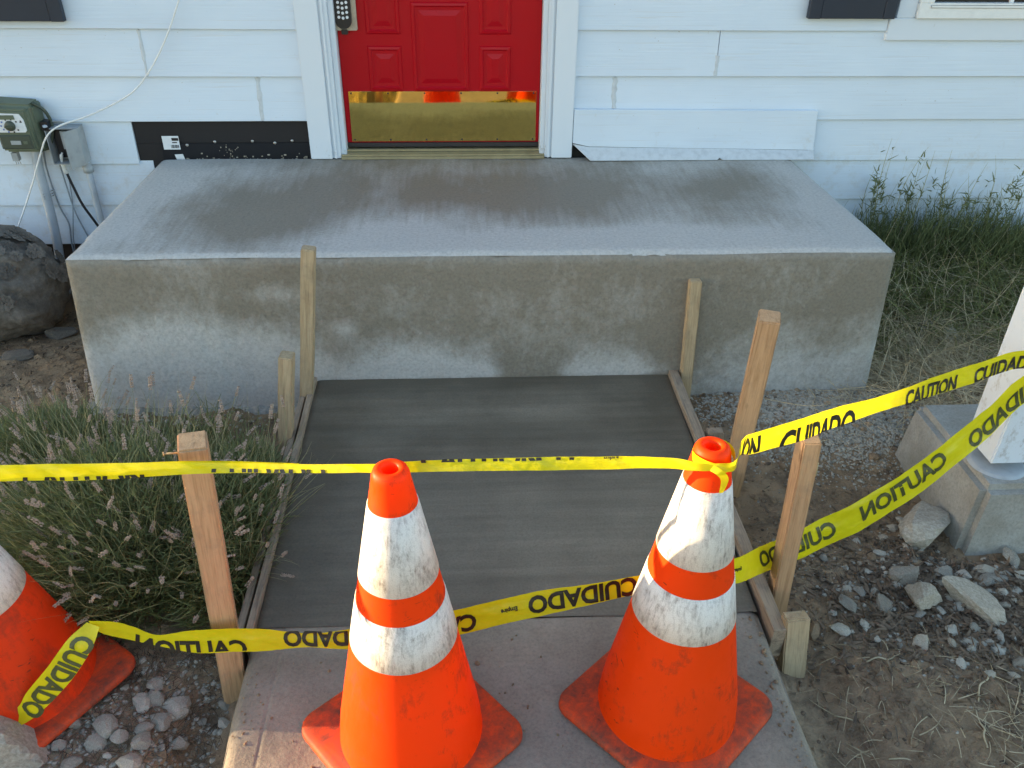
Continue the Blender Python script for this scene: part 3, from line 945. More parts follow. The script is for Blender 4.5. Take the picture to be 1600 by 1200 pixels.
mb = MB(); mb.tube(catmull([(-1.612, -0.06, 0.045), (-1.620, -0.06, 0.030), (-1.626, -0.055, 0.0), (-1.624, -0.05, -0.048)], 4), [0.004] * 3 + [0.0075] * 3 + [0.006] * 3 + [0.009] * 4, 10); cpart(mb, 'plug', MT['cable_w'])

# ------------------------------------------------------------------ porch block
def grid_patch(P, nu, nv):
    """P(u,v) vectorised -> verts, faces"""
    u = np.linspace(0, 1, nu); v = np.linspace(0, 1, nv)
    U, V = np.meshgrid(u, v)
    return P(U, V).reshape(-1, 3), grid_faces(nu, nv), U.ravel(), V.ravel()

def blobs(u, v, lst):
    s = np.zeros_like(u)
    for (a, b, ra, rb, amp) in lst:
        s += amp * np.exp(-(((u - a) / ra) ** 2 + ((v - b) / rb) ** 2))
    return s

BL, BR, FL, FR = (-1.226, -0.021), (1.548, -0.021), (-1.250, -1.025), (1.587, -1.040)
GL, GR = (-1.290, -1.045, -0.640), (1.618, -1.055, -0.640)
def porch_top(u, v):
    x = (BL[0] * (1 - u) + BR[0] * u) * (1 - v) + (FL[0] * (1 - u) + FR[0] * u) * v
    y = (BL[1] * (1 - u) + BR[1] * u) * (1 - v) + (FL[1] * (1 - u) + FR[1] * u) * v
    z = 0.0035 * fbm(x * 3, y * 3, 21) * 2
    e = np.minimum.reduce([u * 2.8, (1 - u) * 2.8, (1 - v) * 1.0])
    chip = np.maximum(0, fbm(x * 9, y * 9, 25) - 0.12) * 0.05
    z = z - (0.012 + chip) * np.exp(-(e / 0.010) ** 1.0)
    y = y + 0.003 * (fbm(x * 5, y * 0 + 2, 22)) * (v > 0.98)
    return np.stack([x, y, z], -1)
def porch_front(u, v):
    xt = FL[0] * (1 - u) + FR[0] * u; yt = FL[1] * (1 - u) + FR[1] * u
    xb = GL[0] * (1 - u) + GR[0] * u; yb = GL[1] * (1 - u) + GR[1] * u
    x = xt * (1 - v) + xb * v; y = yt * (1 - v) + yb * v
    z = -0.012 + 0.0035 * fbm(xt * 3, yt * 3, 21) * 2 * (1 - v) + v * (-0.64 + 0.012)
    e = np.minimum.reduce([u * 2.8, (1 - u) * 2.8, v * 0.6 + 0.0])
    chip = np.maximum(0, fbm(x * 9, x * 0 + 4, 26) - 0.12) * 0.05
    y = y + (0.012 + chip) * np.exp(-(e / 0.010)) + 0.004 * fbm(x * 6, z * 6, 23) + 0.003 * fbm(x * 30, z * 30, 24)
    return np.stack([x, y - 0.0125, z], -1)
V1, F1, u1, v1 = grid_patch(porch_top, 220, 90)
V2, F2, u2, v2 = grid_patch(porch_front, 260, 80)
d_top = 0.86 + blobs(u1, v1, [(.17, .70, .12, .32, -.75), (.30, .40, .14, .38, -.65), (.47, .38, .13, .38, -.5), (.60, .45, .10, .42, -.55), (.70, .40, .10, .35, -.4), (.82, .50, .12, .33, -.5), (.90, .30, .07, .25, -.4), (.5, .02, .45, .10, -.35),
                           (.385, .78, .07, .16, .45), (.50, .93, .22, .10, .45), (.76, .92, .22, .12, .45), (.36, .45, .035, .25, .3), (.72, .55, .05, .2, .25), (.03, .4, .05, .5, .35), (.98, .6, .05, .4, .4)]) + 0.5 * smoothstep(0.975, 0.995, v1)  # last term paints a bright line along the front top edge
xb = np.array([0, .06, .13, .20, .26, .31, .36, .44, .50, .53, .55, .575, .61, .68, .74, .80, .88, 1.0])
yb = np.array([.50, .38, .34, .40, .50, .62, .52, .52, .60, .92, 1.2, .85, .62, .60, .75, .62, .50, .45])
bd = np.interp(u2, xb, yb)
d_fr = 0.10 + 0.95 * smoothstep(-0.16, 0.20, v2 - bd)
d_fr -= 0.75 * smoothstep(0.72, 0.80, v2) * smoothstep(.26, .30, u2) * (1 - smoothstep(.72, .76, u2))
d_fr -= 0.42 * smoothstep(.68, .80, u2) * smoothstep(-0.05, 0.1, v2 - bd)

d_fr += blobs(u2, v2, [(.24, .20, .05, .05, .3), (.32, .42, .015, .05, .45), (.62, .3, .15, .2, .12), (.45, .25, .1, .1, .1)])
V = np.concatenate([V1, V2]); F = np.concatenate([F1, F2[:, ::-1] + len(V1)])
F[:len(F1)] = F1[:, ::-1]
me = np_mesh('block', V, F, MT['porch'], True)
at = me.attributes.new('dry', 'FLOAT', 'POINT'); at.data.foreach_set('value', np.concatenate([d_top, d_fr]).astype(np.float32))
porch = thing('concrete_landing', 'large grey concrete landing block with damp patches below the red door', 'porch step', (0.16, -0.5, -0.6))
P_INV = Matrix.Translation((-0.16, 0.5, 0.6))
o = mesh_obj('block', me, porch); o.matrix_parent_inverse = P_INV
mb = MB()
def sideq(a, b, c):
    return [a, b, c]
mb.hull([(-1.222, -0.021, -0.008), (-1.246, -1.020, -0.012), (-1.286, -1.045, -0.64), (-1.26, -0.021, -0.64)],
        [(-1.10, -0.021, -0.008), (-1.12, -1.010, -0.012), (-1.12, -1.015, -0.64), (-1.10, -0.021, -0.64)])
mb.hull([(1.42, -0.021, -0.008), (1.42, -1.02, -0.012), (1.42, -1.02, -0.64), (1.42, -0.021, -0.64)],
        [(1.544, -0.021, -0.008), (1.583, -1.035, -0.012), (1.614, -1.052, -0.64), (1.58, -0.021, -0.64)])
o = mb.build('cheek', MT['pier']); o.parent = porch; o.matrix_parent_inverse = P_INV
# rough overspill along the foot of the block
V3, F3, u3, v3 = grid_patch(lambda u, v: np.stack([-1.31 + u * 0.80 + 0 * v, -1.035 - v * (0.10 + 0.05 * fbm(u * 7, u * 0, 31)),
        -0.575 - 0.055 * v ** 0.7 + 0.045 * fbm(u * 26, v * 5, 32) * (0.3 + v)], -1), 120, 16)
me = np_mesh('footing', V3, F3[:, ::-1], MT['pier'], False)
o = mesh_obj('footing', me, porch); o.matrix_parent_inverse = P_INV

# ------------------------------------------------------------------ fresh walkway slab + old sidewalk
def slab_top(u, v):
    x = -0.4675 + u * 1.299; y = -1.044 - v * (1.146 + 0.004 * np.sin(u * 9))
    z = -0.487 - 0.022 * v + 0.0012 * fbm(x * 4, y * 30, 41) * 2
    e = np.minimum(u * 1.29, (1 - u) * 1.29)
    z = z - 0.005 * np.exp(-e / 0.008) + 0.003 * fbm(x * 14, y * 3, 43) * np.exp(-e / 0.03)
    return np.stack([x, y, z], -1)
V4, F4, u4, v4 = grid_patch(slab_top, 180, 160)
d4 = 0.38 + blobs(u4, v4, [(.62, .72, .32, .30, .35), (.35, .22, .25, .06, .28), (.65, .20, .2, .05, .15), (.06, .5, .07, .6, -.25), (.5, .0, .6, .08, -.3), (.95, .2, .06, .4, -.2), (.3, .95, .3, .1, -.15)])
me = np_mesh('walkway', V4, F4[:, ::-1], MT['slab'], True)
at = me.attributes.new('dry', 'FLOAT', 'POINT'); at.data.foreach_set('value', d4.astype(np.float32))
wk = tag(mesh_obj('walkway', me), kind='structure')
mb = MB(); mb.box((-0.4625, -2.183, -0.66), (0.8245, -1.05, -0.519)); o = mb.build('slab_core', MT['slab']); o.parent = wk

def walk_top(u, v):
    x = -0.474 + u * 1.312; y = -2.186 - v * 7.0 + 0.006 * fbm(x * 9, x * 0 + 1, 55) * (v == 0)
    x = x + 0.010 * fbm(y * 5, y * 0 + 3, 52) * ((u < 0.02) | (u > 0.98))
    z = -0.513 + 0.003 * fbm(x * 3, y * 3, 51)
    e = np.minimum(u * 1.3, (1 - u) * 1.3)
    z = z + 0.006 * fbm(x * 12, y * 12, 54) * np.exp(-v * 7.0 / 0.05)
    z = z - 0.022 * np.exp(-e / (0.008 + 0.006 * (fbm(x * 4, y * 4, 53) + 0.5)))
    z = z - 0.002 * (0.5 + fbm(x * 0 + 2, y * 5, 57)) * np.exp(-((x + 0.395) / 0.004) ** 2)
    return np.stack([x, y, z], -1)
us = np.unique(np.concatenate([np.linspace(0, 1, 130), np.linspace(0, 0.03, 12), np.linspace(0.97, 1, 12), np.linspace(0.054, 0.067, 10), np.linspace(0.938, 0.951, 10)]))
vv = np.unique(np.concatenate([np.linspace(0, 0.01, 14), np.linspace(0.01, 0.12, 60), np.linspace(0.12, 1, 30)]))
U, Vv = np.meshgrid(us, vv)
V5 = walk_top(U, Vv).reshape(-1, 3)
me = np_mesh('sidewalk', V5, grid_faces(len(us), len(vv))[:, ::-1], MT['walk'], True)
sw = tag(mesh_obj('sidewalk', me), kind='structure')
mb = MB(); mb.box((-0.470, -9.18, -0.70), (0.834, -2.196, -0.527)); o = mb.build('slab_core', MT['walk']); o.parent = sw

# ------------------------------------------------------------------ form boards and stakes
def formboard(name, a, b, h, t, mat, label, z0, z1, extra=None):
    d = (Vector(b) - Vector(a)); L = d.length; ang = math.atan2(d.y, d.x)
    n = 14
    mb = MB(); vs = []; fs = []
    for i in range(n + 1):
        s = L * i / n; j = 0.004 * (vnoise(s * 6, 3.3, 6) - 0.5)
        zt = z0 + (z1 - z0) * i / n + 0.003 * (vnoise(s * 11, 1.1, 7) - 0.5)
        vs += [(s, -t / 2 + j, zt - h), (s, t / 2 + j, zt - h), (s, t / 2 + j, zt), (s, -t / 2 + j, zt)]
    for i in range(n):
        for j in range(4):
            k = (j + 1) % 4; fs.append((i * 4 + j, i * 4 + k, i * 4 + 4 + k, i * 4 + 4 + j))
    fs += [(3, 2, 1, 0), tuple(n * 4 + j for j in range(4))]
    mb.add(vs, [f[::-1] for f in fs])
    # grain runs along Z in the wood material, so stand the board up in object space
    mb.v = [(y, z, x) for x, y, z in mb.v]
    o = mb.build(name, mat, None, 0.0015, 1)
    Rz = Matrix.Rotation(ang, 4, 'Z')
    sw_ = Matrix(((0, 0, 1, 0), (1, 0, 0, 0), (0, 1, 0, 0), (0, 0, 0, 1)))
    o.matrix_world = Matrix.Translation((a[0], a[1], 0)) @ Rz @ sw_
    return tag(o, label, 'form board', 'form boards along the fresh slab')
formboard('form_board', (-0.476, -1.060), (-0.479, -2.235), 0.11, 0.018, MT['plank'], 'thin weathered form board on the left edge of the fresh slab', -0.470, -0.492)
formboard('form_board', (-0.503, -1.085), (-0.508, -2.240), 0.11, 0.020, MT['plank'], 'outer weathered form board left of the slab, nearer the lavender', -0.480, -0.505)
formboard('form_board', (0.848, -1.045), (0.862, -2.275), 0.10, 0.034, MT['plank'], 'weathered form board on the right edge of the fresh slab', -0.468, -0.488)

def stake(base, top, wx, wy, label, mat=MT['stake'], rz=0.0, point=0.0, chip=0.0, extra=None):
    base = Vector(base); top = Vector(top)
    ax = (top - base); L = ax.length
    o = thing('wooden_stake', label, 'wooden stake', base, 0, 'wooden stakes holding the form boards')
    n = 8
    mb = MB(); vs = []; fs = []
    for i in range(n + 1):
        t_ = i / n; z = L * t_
        jx = 0.0015 * (random.random() - 0.5); jy = 0.0015 * (random.random() - 0.5)
        sc = 1.0
        ring = [(-1, -1), (1, -1), (1, 1), (-1, 1)]
        for q, (a, b) in enumerate(ring):
            zz = z
            if i == n: zz -= chip * (1 if q in (0, 1) else 0) + random.random() * 0.004
            vs.append((a * wx / 2 * sc + jx, b * wy / 2 * sc + jy, zz))
    for i in range(n):
        for j in range(4):
            k = (j + 1) % 4; fs.append((i * 4 + j, i * 4 + k, i * 4 + 4 + k, i * 4 + 4 + j))
    fs += [(3, 2, 1, 0), tuple(n * 4 + j for j in range(4))]
    mb.add(vs, fs)
    p = mb.build('shaft', mat, o, 0.0035, 2)
    q = Vector((0, 0, 1)).rotation_difference(ax.normalized()).to_euler()
    o.rotation_euler = (q.to_matrix() @ Matrix.Rotation(rz, 3, 'Z')).to_euler()
    return o, L
stake((-0.512, -1.150, -0.66), (-0.418, -1.150, 0.078), 0.045, 0.042, 'tall wooden stake against the left front of the porch block', MT['stake_pale'])
stake((-0.552, -1.400, -0.70), (-0.487, -1.365, -0.190), 0.044, 0.060, 'short wooden stake left of the slab, in front of the tallest one', MT['stake_pale'])
o, L = stake((-0.522, -2.285, -0.70), (-0.480, -2.275, 0.158), 0.058, 0.052, 'leaning pine stake in front of the lavender, behind the yellow tape', rz=0.25, chip=0.012)
mb = MB(); mb.tube([(-0.025, 0, L - 0.035), (-0.058, 0, L - 0.033)], 0.0022, 6); mb.tube([(-0.058, 0, L - 0.033), (-0.0595, 0, L - 0.033)], 0.0045, 8)
mb.build('nail', MT['stake_pale'], o)
stake((0.902, -1.075, -0.68), (0.882, -1.060, -0.095), 0.042, 0.042, 'slim pale stake against the right front of the porch block', MT['stake_pale'])
stake((0.932, -1.600, -0.72), (0.955, -1.590, 0.053), 0.062, 0.060, 'thick rough-split stake behind the right cone, against the gravel', rz=-0.3, chip=0.015)
stake((0.912, -1.450, -0.70), (0.909, -1.440, -0.470), 0.055, 0.038, 'stub stake just peeping up behind the tip of the right cone', MT['plank'])
o, L = stake((0.920, -2.120, -0.70), (0.907, -2.085, -0.010), 0.044, 0.066, 'wooden stake standing in front of the lower tape, right of the right cone', rz=-0.12, chip=0.006)
mb = MB(); mb.tube([(0.021, 0.0, L - 0.085), (0.032, 0.0, L - 0.088), (0.033, 0.0, L - 0.125), (0.022, 0.0, L - 0.128)], 0.003, 6)
mb.build('staple', MT['bronze'], o)
stake((0.925, -2.290, -0.72), (0.905, -2.250, -0.462), 0.062, 0.040, 'shortest stake, a low block at the near end of the right form board', MT['stake_pale'])

# ------------------------------------------------------------------ cones
def cone(loc, rz, lean, label, mat=MT['orange'], matb=MT['orange_base'], slit=False):
    o = thing('traffic_cone', label, 'traffic cone', loc, rz, 'orange traffic cones')
    o.rotation_euler = (lean[0], lean[1], rz)
    o.scale = (1, 1, 1.024)
    rr = lambda h: 0.168 - 0.183 * h
    # rubber base: rounded square with a domed lip
    mb = MB(); n = 7
    def ring(hw, r, z):
        return [(x, y, z + 0.004 * (abs(x * y) / (hw * hw)) * -0.6) for x, y in rounded(0, 0, hw, hw, r, n)]
    rings = [ring(0.186, 0.045, 0.0), ring(0.190, 0.047, 0.006), ring(0.189, 0.046, 0.016), ring(0.183, 0.043, 0.021), ring(0.172, 0.060, 0.022), ring(0.160, 0.1595, 0.026)]
    vs = [p for r_ in rings for p in r_]; m = len(rings[0]); fs = []
    for i in range(len(rings) - 1):
        for j in range(m):
            k = (j + 1) % m; fs.append((i * m + j, i * m + k, (i + 1) * m + k, (i + 1) * m + j))
    fs.append(tuple(range(m - 1, -1, -1))); fs.append(tuple((len(rings) - 1) * m + j for j in range(m)))
    mb.add(vs, fs, 0, True)
    mb.build('base', matb, o)
    mb = MB()
    prof = [(0.1585, 0.026), (0.156, 0.034), (rr(0.06) - 0.002, 0.06)]
    prof += [(rr(h), h) for h in (0.10, 0.20, 0.33, 0.437, 0.50, 0.60, 0.668)]
    prof += [(rr(0.70), 0.70), (0.0360, 0.722), (0.0345, 0.732), (0.0315, 0.7395), (0.0270, 0.7435), (0.0215, 0.7445), (0.0165, 0.7425), (0.0140, 0.737), (0.0130, 0.728), (0.016, 0.70), (0.030, 0.62), (0.10, 0.30)]
    mb.lathe(prof, 64)
    mb.build('body', mat, o)
    for h0, h1 in ((0.500, 0.668), (0.328, 0.437)):
        mb = MB()
        mb.lathe([(rr(h0) + 0.0002, h0), (rr(h0) + 0.0016, h0 + 0.0006), (rr((h0 + h1) / 2) + 0.0016, (h0 + h1) / 2), (rr(h1) + 0.0016, h1 - 0.0006), (rr(h1) + 0.0002, h1)], 64)
        mb.build('collar', MT['collar'], o)
    return o
cone((-0.058, -2.507, -0.511), R(40), (0, 0, 0), 'orange cone with dirty white bands, in the middle of the picture before the slab')
cone((0.528, -2.468, -0.511), R(42), (0, R(0.6), 0), 'orange cone with the yellow tape wrapped round its tip, on the right')
cone((-1.015, -2.268, -0.600), R(52), (R(-2), R(-5), 0), 'faded red-orange cone half out of view in the lavender on the left', MT['orange_old'])

# ------------------------------------------------------------------ caution tape
def text_mesh(s, h):
    cu = bpy.data.curves.new('lettering', 'FONT')
    cu.body = s; cu.size = h / 0.70; cu.offset = 0.0024 * (h / 0.045); cu.resolution_u = 3
    ob = bpy.data.objects.new('tmp', cu)
    COL.objects.link(ob)
    dg = bpy.context.evaluated_depsgraph_get()
    me = bpy.data.meshes.new_from_object(ob.evaluated_get(dg))
    bm = bmesh.new(); bm.from_mesh(me)
    ys = [v.co.y for v in bm.verts]; y0_, y1_ = min(ys), max(ys); k_ = h / (y1_ - y0_)
    for v in bm.verts:
        v.co.x *= k_ * 0.87; v.co.y = (v.co.y - y0_) * k_
    bmesh.ops.triangulate(bm, faces=bm.faces[:])
    bmesh.ops.subdivide_edges(bm, edges=[e for e in bm.edges if e.calc_length() > 0.009], cuts=2)
    COL.objects.unlink(ob); bpy.data.objects.remove(ob); bpy.data.curves.remove(cu); bpy.data.meshes.remove(me)
    return bm

class Tape:
    """ctrl: (point, across-vector (full width, pointing to the top edge))"""
    def __init__(self, ctrl):
        self.P = np.array([p for p in catmull([c[0] for c in ctrl], 24)])
        self.W = np.array([p for p in catmull([c[1] for c in ctrl], 24)])
        self.S = np.concatenate([[0], np.cumsum(np.linalg.norm(np.diff(self.P, axis=0), axis=1))])
        T = np.gradient(self.P, axis=0); N = np.cross(T, self.W)
        self.N = N / np.linalg.norm(N, axis=1, keepdims=True)
    def at(self, u, v, off=0.0):
        g = lambda A: np.stack([np.interp(u, self.S, A[:, k]) for k in range(3)], -1)
        wv = g(self.W); wl = np.linalg.norm(wv, axis=-1)
        vv_ = np.asarray(v) / np.maximum(wl, 1e-6)          # v in metres -> fraction
        crease = 0.0020 * fbm(np.asarray(u) * 30, np.asarray(v) * 30, 61) + 0.008 * np.abs(fbm(np.asarray(u) * 11 + np.asarray(v) * 18, np.asarray(v) * 10, 63)) + 0.008 * fbm(np.asarray(u) * 5, np.asarray(v) * 40, 62) * wl / 0.07
        return g(self.P) + wv * vv_[..., None] + g(self.N) * (crease + off)[..., None]
    def width(self, u):
        return np.interp(u, self.S, np.linalg.norm(self.W, axis=1))
    def u_at(self, axis, val):
        return float(self.S[np.argmin(np.abs(self.P[:, axis] - val))])
    def ribbon(self, parent, name='ribbon'):
        n = max(8, int(self.S[-1] / 0.005)); us_ = np.linspace(0, self.S[-1], n); f = np.linspace(-0.5, 0.5, 15)
        U_, Fv = np.meshgrid(us_, f); wd = self.width(us_)[None, :]
        V_ = self.at(U_, Fv * wd).reshape(-1, 3)
        me = np_mesh(name, V_, grid_faces(n, 15), MT['tape'], True)
        return mesh_obj(name, me, parent)
    def letters(self, parent, items):
        """items: (text, u-left, mode, shift, height): glyph row centred at v=shift; clipped to the ribbon"""
        out = []
        for s, u0, mode, shift, h, *band in items:
            bm = text_mesh(s, h)
            xs = [v.co.x for v in bm.verts]; x0, x1 = min(xs), max(xs)
            hw = float(self.width(u0 + (x1 - x0) / 2)) / 2 * 0.985
            for v in bm.verts:
                gx_ = v.co.x - x0; gy_ = v.co.y - h / 2
                if mode == 'mirror': gx_ = (x1 - x0) - gx_
                elif mode == 'turned': gx_ = (x1 - x0) - gx_; gy_ = -gy_
                elif mode == 'flip': gy_ = -gy_
                v.co = Vector((u0 + gx_, gy_ + shift, 0))
            lo_, hi_ = band[0] if band else (-hw, hw)
            for sgn, lim in ((1, hi_), (-1, lo_)):
                geom = bm.verts[:] + bm.edges[:] + bm.faces[:]
                bmesh.ops.bisect_plane(bm, geom=geom, plane_co=(0, lim, 0), plane_no=(0, sgn, 0), clear_outer=True)
            bmesh.ops.triangulate(bm, faces=bm.faces[:])
            bm.verts.ensure_lookup_table(); bm.verts.index_update()
            if not bm.verts or not bm.faces:
                bm.free(); continue
            co = np.array([v.co[:] for v in bm.verts])
            fc = np.array([[v.index for v in f.verts] for f in bm.faces])
            bm.free()
            VV = [self.at(co[:, 0], co[:, 1], np.full(len(co), off)) for off in (0.0011, -0.0011)]
            o = mesh_obj('lettering', np_mesh('lettering', np.concatenate(VV), np.concatenate([fc, fc + len(co)]), MT['ink_through' if mode == 'mirror' and h > 0.052 or mode == 'flip' else 'ink'], False), parent)
            tag(o, kind='stuff'); out.append(o)
        return out

def wv(p, q, s=1.0):
    return tuple((b - a) * s for a, b in zip(p, q))
TW = 0.074
# upper tape: from the left, behind the middle cone's tip, round the right cone's tip, on to the white post
up_t = thing('caution_tape', 'upper yellow caution tape stretched past the cone tips to the white post', 'caution tape', (0, -2.4, 0.14), group='yellow caution tapes')
U_INV = Matrix.Translation((0, 2.4, -0.14))
tape1 = Tape([((-1.55, -2.40, 0.165), (0, 0.010, 0.032)), ((-0.84, -2.370, 0.1515), (0, 0.010, 0.032)), ((-0.66, -2.365, 0.1460), (0, 0.010, 0.034)), ((-0.45, -2.355, 0.1410), (0, 0.008, 0.022)), ((-0.25, -2.38, 0.1535), (0, 0.008, 0.016)),
              ((-0.10, -2.415, 0.178), (0, 0.006, 0.017)), ((-0.02, -2.425, 0.187), (0, 0.008, 0.020)), ((0.15, -2.44, 0.199), (0, 0.008, 0.024)), ((0.32, -2.46, 0.213), (0, 0.006, 0.026)), ((0.44, -2.49, 0.234), (0, 0.004, 0.022)),
              ((0.495, -2.510, 0.238), (0, 0.004, 0.016)), ((0.532, -2.510, 0.236), (0, 0.004, 0.014)), ((0.566, -2.502, 0.233), (0, 0.004, 0.022)), ((0.600, -2.43, 0.220), (0, 0.006, 0.036)),
              ((0.657, -2.36, 0.175), (0, 0.010, 0.046)), ((0.785, -2.29, 0.155), (0, 0.010, 0.052)), ((0.889, -2.20, 0.115), (0, 0.012, 0.050)), ((1.017, -2.12, 0.088), (0, 0.012, 0.038)), ((1.131, -2.05, 0.067), (0, 0.012, 0.040)), ((1.249, -1.98, 0.050), (0, 0.012, 0.052)), ((1.397, -1.90, 0.032), (0, 0.012, 0.054)),
              ((1.567, -1.842, 0.037), (0, 0.008, 0.052)), ((1.75, -1.836, -0.01), (0, 0.008, 0.046)), ((1.765, -1.76, -0.015), (0.005, 0, 0.046)), ((1.750, -1.68, -0.02), (0, 0.004, 0.046))])
rb = tape1.ribbon(up_t); rb.matrix_parent_inverse = U_INV
items = []
for x, s_ in ((-1.14, 'CUIDADO'), (-0.78, 'CAUTION'), (-0.42, 'CUIDADO')):
    ux = tape1.u_at(0, x); hw = float(tape1.width(ux + 0.15)) / 2
    items.append((s_, ux, 'normal', -hw + 0.002, 0.045, (-hw * 0.98, -hw * 0.98 + 0.0075)))
for x, s_ in ((-0.01, 'CAUTION'), (0.205, 'CU')):
    ux = tape1.u_at(0, x); hw = float(tape1.width(ux + 0.15)) / 2
    items.append((s_, ux, 'normal', hw - 0.001, 0.045, (hw * 0.98 - 0.0055, hw * 0.98)))
ux = tape1.u_at(0, 0.33); items.append(('Empire', ux, 'normal', 0.0125, 0.011))
u0 = tape1.u_at(0, 0.605)
items.append(('ION', u0 - 0.005, 'normal', -0.012, 0.055)); items.append(('CUIDADO', u0 + 0.165, 'normal', -0.022, 0.060))
u0 = tape1.u_at(0, 1.14)
items.append(('CAUTION', u0, 'normal', -0.010, 0.045)); items.append(('CUIDADO', u0 + 0.30, 'normal', -0.010, 0.045))
for o in tape1.letters(up_t, items): o.matrix_parent_inverse = U_INV
# folded-over half of the tape lying behind the stretched strip, and the knot on the cone tip
tape1b = Tape([((-1.55, -2.386, 0.155), (0, 0.006, 0.026)), ((-0.84, -2.357, 0.144), (0, 0.006, 0.028)), ((-0.60, -2.352, 0.138), (0, 0.006, 0.030)), ((-0.44, -2.345, 0.1395), (0, 0.004, 0.020)), ((-0.25, -2.372, 0.1510), (0, 0.004, 0.015))])
o = tape1b.ribbon(up_t, 'folded_edge'); o.matrix_parent_inverse = U_INV
loop = []
for k in range(13):
    a = R(-100 + 360 * k / 12)
    loop.append(((0.536 + 0.0385 * math.cos(a), -2.468 + 0.0385 * math.sin(a), 0.230 + 0.004 * math.sin(2 * a)), (0, 0, 0.018)))
o = Tape(loop).ribbon(up_t, 'loop'); o.matrix_parent_inverse = U_INV
o = Tape([((0.520, -2.513, 0.237), (0.006, 0, 0.012)), ((0.534, -2.521, 0.231), (0.014, 0, 0.006)), ((0.545, -2.520, 0.214), (0.014, 0, 0.002)), ((0.541, -2.526, 0.188), (0.008, 0, 0.002))]).ribbon(up_t, 'knot'); o.matrix_parent_inverse = U_INV

# lower tape
lo_t = thing('caution_tape', 'lower slack yellow caution tape hanging behind the cones and up to the white post', 'caution tape', (0, -2.3, -0.36), group='yellow caution tapes')
L_INV = Matrix.Translation((0, 2.3, 0.36))
tape2 = Tape([((-0.772, -2.345, -0.305), (-0.004, 0.0, 0.028)), ((-0.735, -2.335, -0.330), (0.020, 0.004, 0.040)), ((-0.690, -2.330, -0.358), (0.010, 0.004, 0.040)), ((-0.640, -2.335, -0.376), (0, 0.008, 0.030)), ((-0.56, -2.340, -0.378), (0, 0.012, 0.062)), ((-0.47, -2.340, -0.378), (0, 0.012, 0.066)),
              ((-0.40, -2.335, -0.386), (0, 0.012, 0.060)), ((-0.31, -2.330, -0.398), (0, 0.012, 0.034)), ((-0.24, -2.330, -0.402), (0, 0.014, 0.044)), ((-0.16, -2.325, -0.400), (0, 0.016, 0.060)),
              ((-0.05, -2.320, -0.390), (0, 0.016, 0.070)), ((0.04, -2.318, -0.372), (-0.005, 0.016, 0.070)), ((0.146, -2.318, -0.340), (-0.008, 0.016, 0.068)), ((0.25, -2.318, -0.313), (-0.008, 0.016, 0.066)), ((0.369, -2.315, -0.290), (-0.006, 0.012, 0.054)), ((0.47, -2.305, -0.277), (-0.004, 0.012, 0.048)),
              ((0.60, -2.27, -0.300), (0, 0.010, 0.060)), ((0.746, -2.20, -0.350), (-0.010, 0.010, 0.080)), ((0.829, -2.12, -0.405), (-0.020, 0.010, 0.086)), ((0.915, -2.055, -0.439), (-0.024, 0.010, 0.090)), ((0.987, -2.03, -0.435), (-0.030, 0.010, 0.092)), ((1.066, -2.00, -0.418), (-0.036, 0.010, 0.090)), ((1.172, -1.98, -0.371), (-0.042, 0.010, 0.088)),
              ((1.293, -1.95, -0.296), (-0.046, 0.010, 0.080)), ((1.394, -1.92, -0.222), (-0.044, 0.010, 0.076)), ((1.508, -1.87, -0.153), (-0.040, 0.008, 0.078)), ((1.598, -1.845, -0.058), (-0.036, 0.006, 0.080)), ((1.735, -1.838, 0.03), (-0.026, 0.006, 0.066)), ((1.765, -1.77, 0.045), (0, 0.004, 0.066)), ((1.750, -1.68, 0.05), (0, 0.004, 0.066))])
rb = tape2.ribbon(lo_t); rb.matrix_parent_inverse = L_INV
ux = lambda x: tape2.u_at(0, x)
items = [('CAUTION', ux(-0.690), 'mirror', -0.022, 0.050), ('CUIDADO', ux(-0.20) - 0.16, 'turned', 0.006, 0.045), ('CAUTION', ux(0.132) - 0.295, 'turned', -0.006, 0.050), ('Empire', ux(0.150), 'turned', 0.004, 0.016), ('CUIDADO', ux(0.215), 'turned', 0.0, 0.050),
         ('Empire', ux(0.735), 'mirror', 0.002, 0.016), ('CUIDADO', ux(0.845), 'mirror', 0.004, 0.055), ('CAUTION', ux(0.845) + 0.365, 'mirror', 0.004, 0.055), ('CUIDADO', ux(0.845) + 0.725, 'mirror', -0.014, 0.055)]
for o in tape2.letters(lo_t, items): o.matrix_parent_inverse = L_INV
tape3 = Tape([((-0.765, -2.350, -0.300), (-0.030, 0.01, 0.006)), ((-0.795, -2.375, -0.335), (-0.050, 0.01, 0.022)), ((-0.845, -2.395, -0.400), (-0.054, 0.01, 0.026)), ((-0.905, -2.41, -0.465), (-0.050, 0.01, 0.026)), ((-0.945, -2.415, -0.510), (-0.028, 0.012, 0.030)), ((-0.990, -2.415, -0.540), (-0.008, 0.012, 0.040)), ((-1.06, -2.41, -0.560), (0, 0.014, 0.056)), ((-1.2, -2.40, -0.57), (0, 0.014, 0.07))])
rb = tape3.ribbon(lo_t, 'loose_end'); rb.matrix_parent_inverse = L_INV
for o in tape3.letters(lo_t, [('CUIDADO', 0.030, 'flip', -0.006, 0.050)]): o.matrix_parent_inverse = L_INV

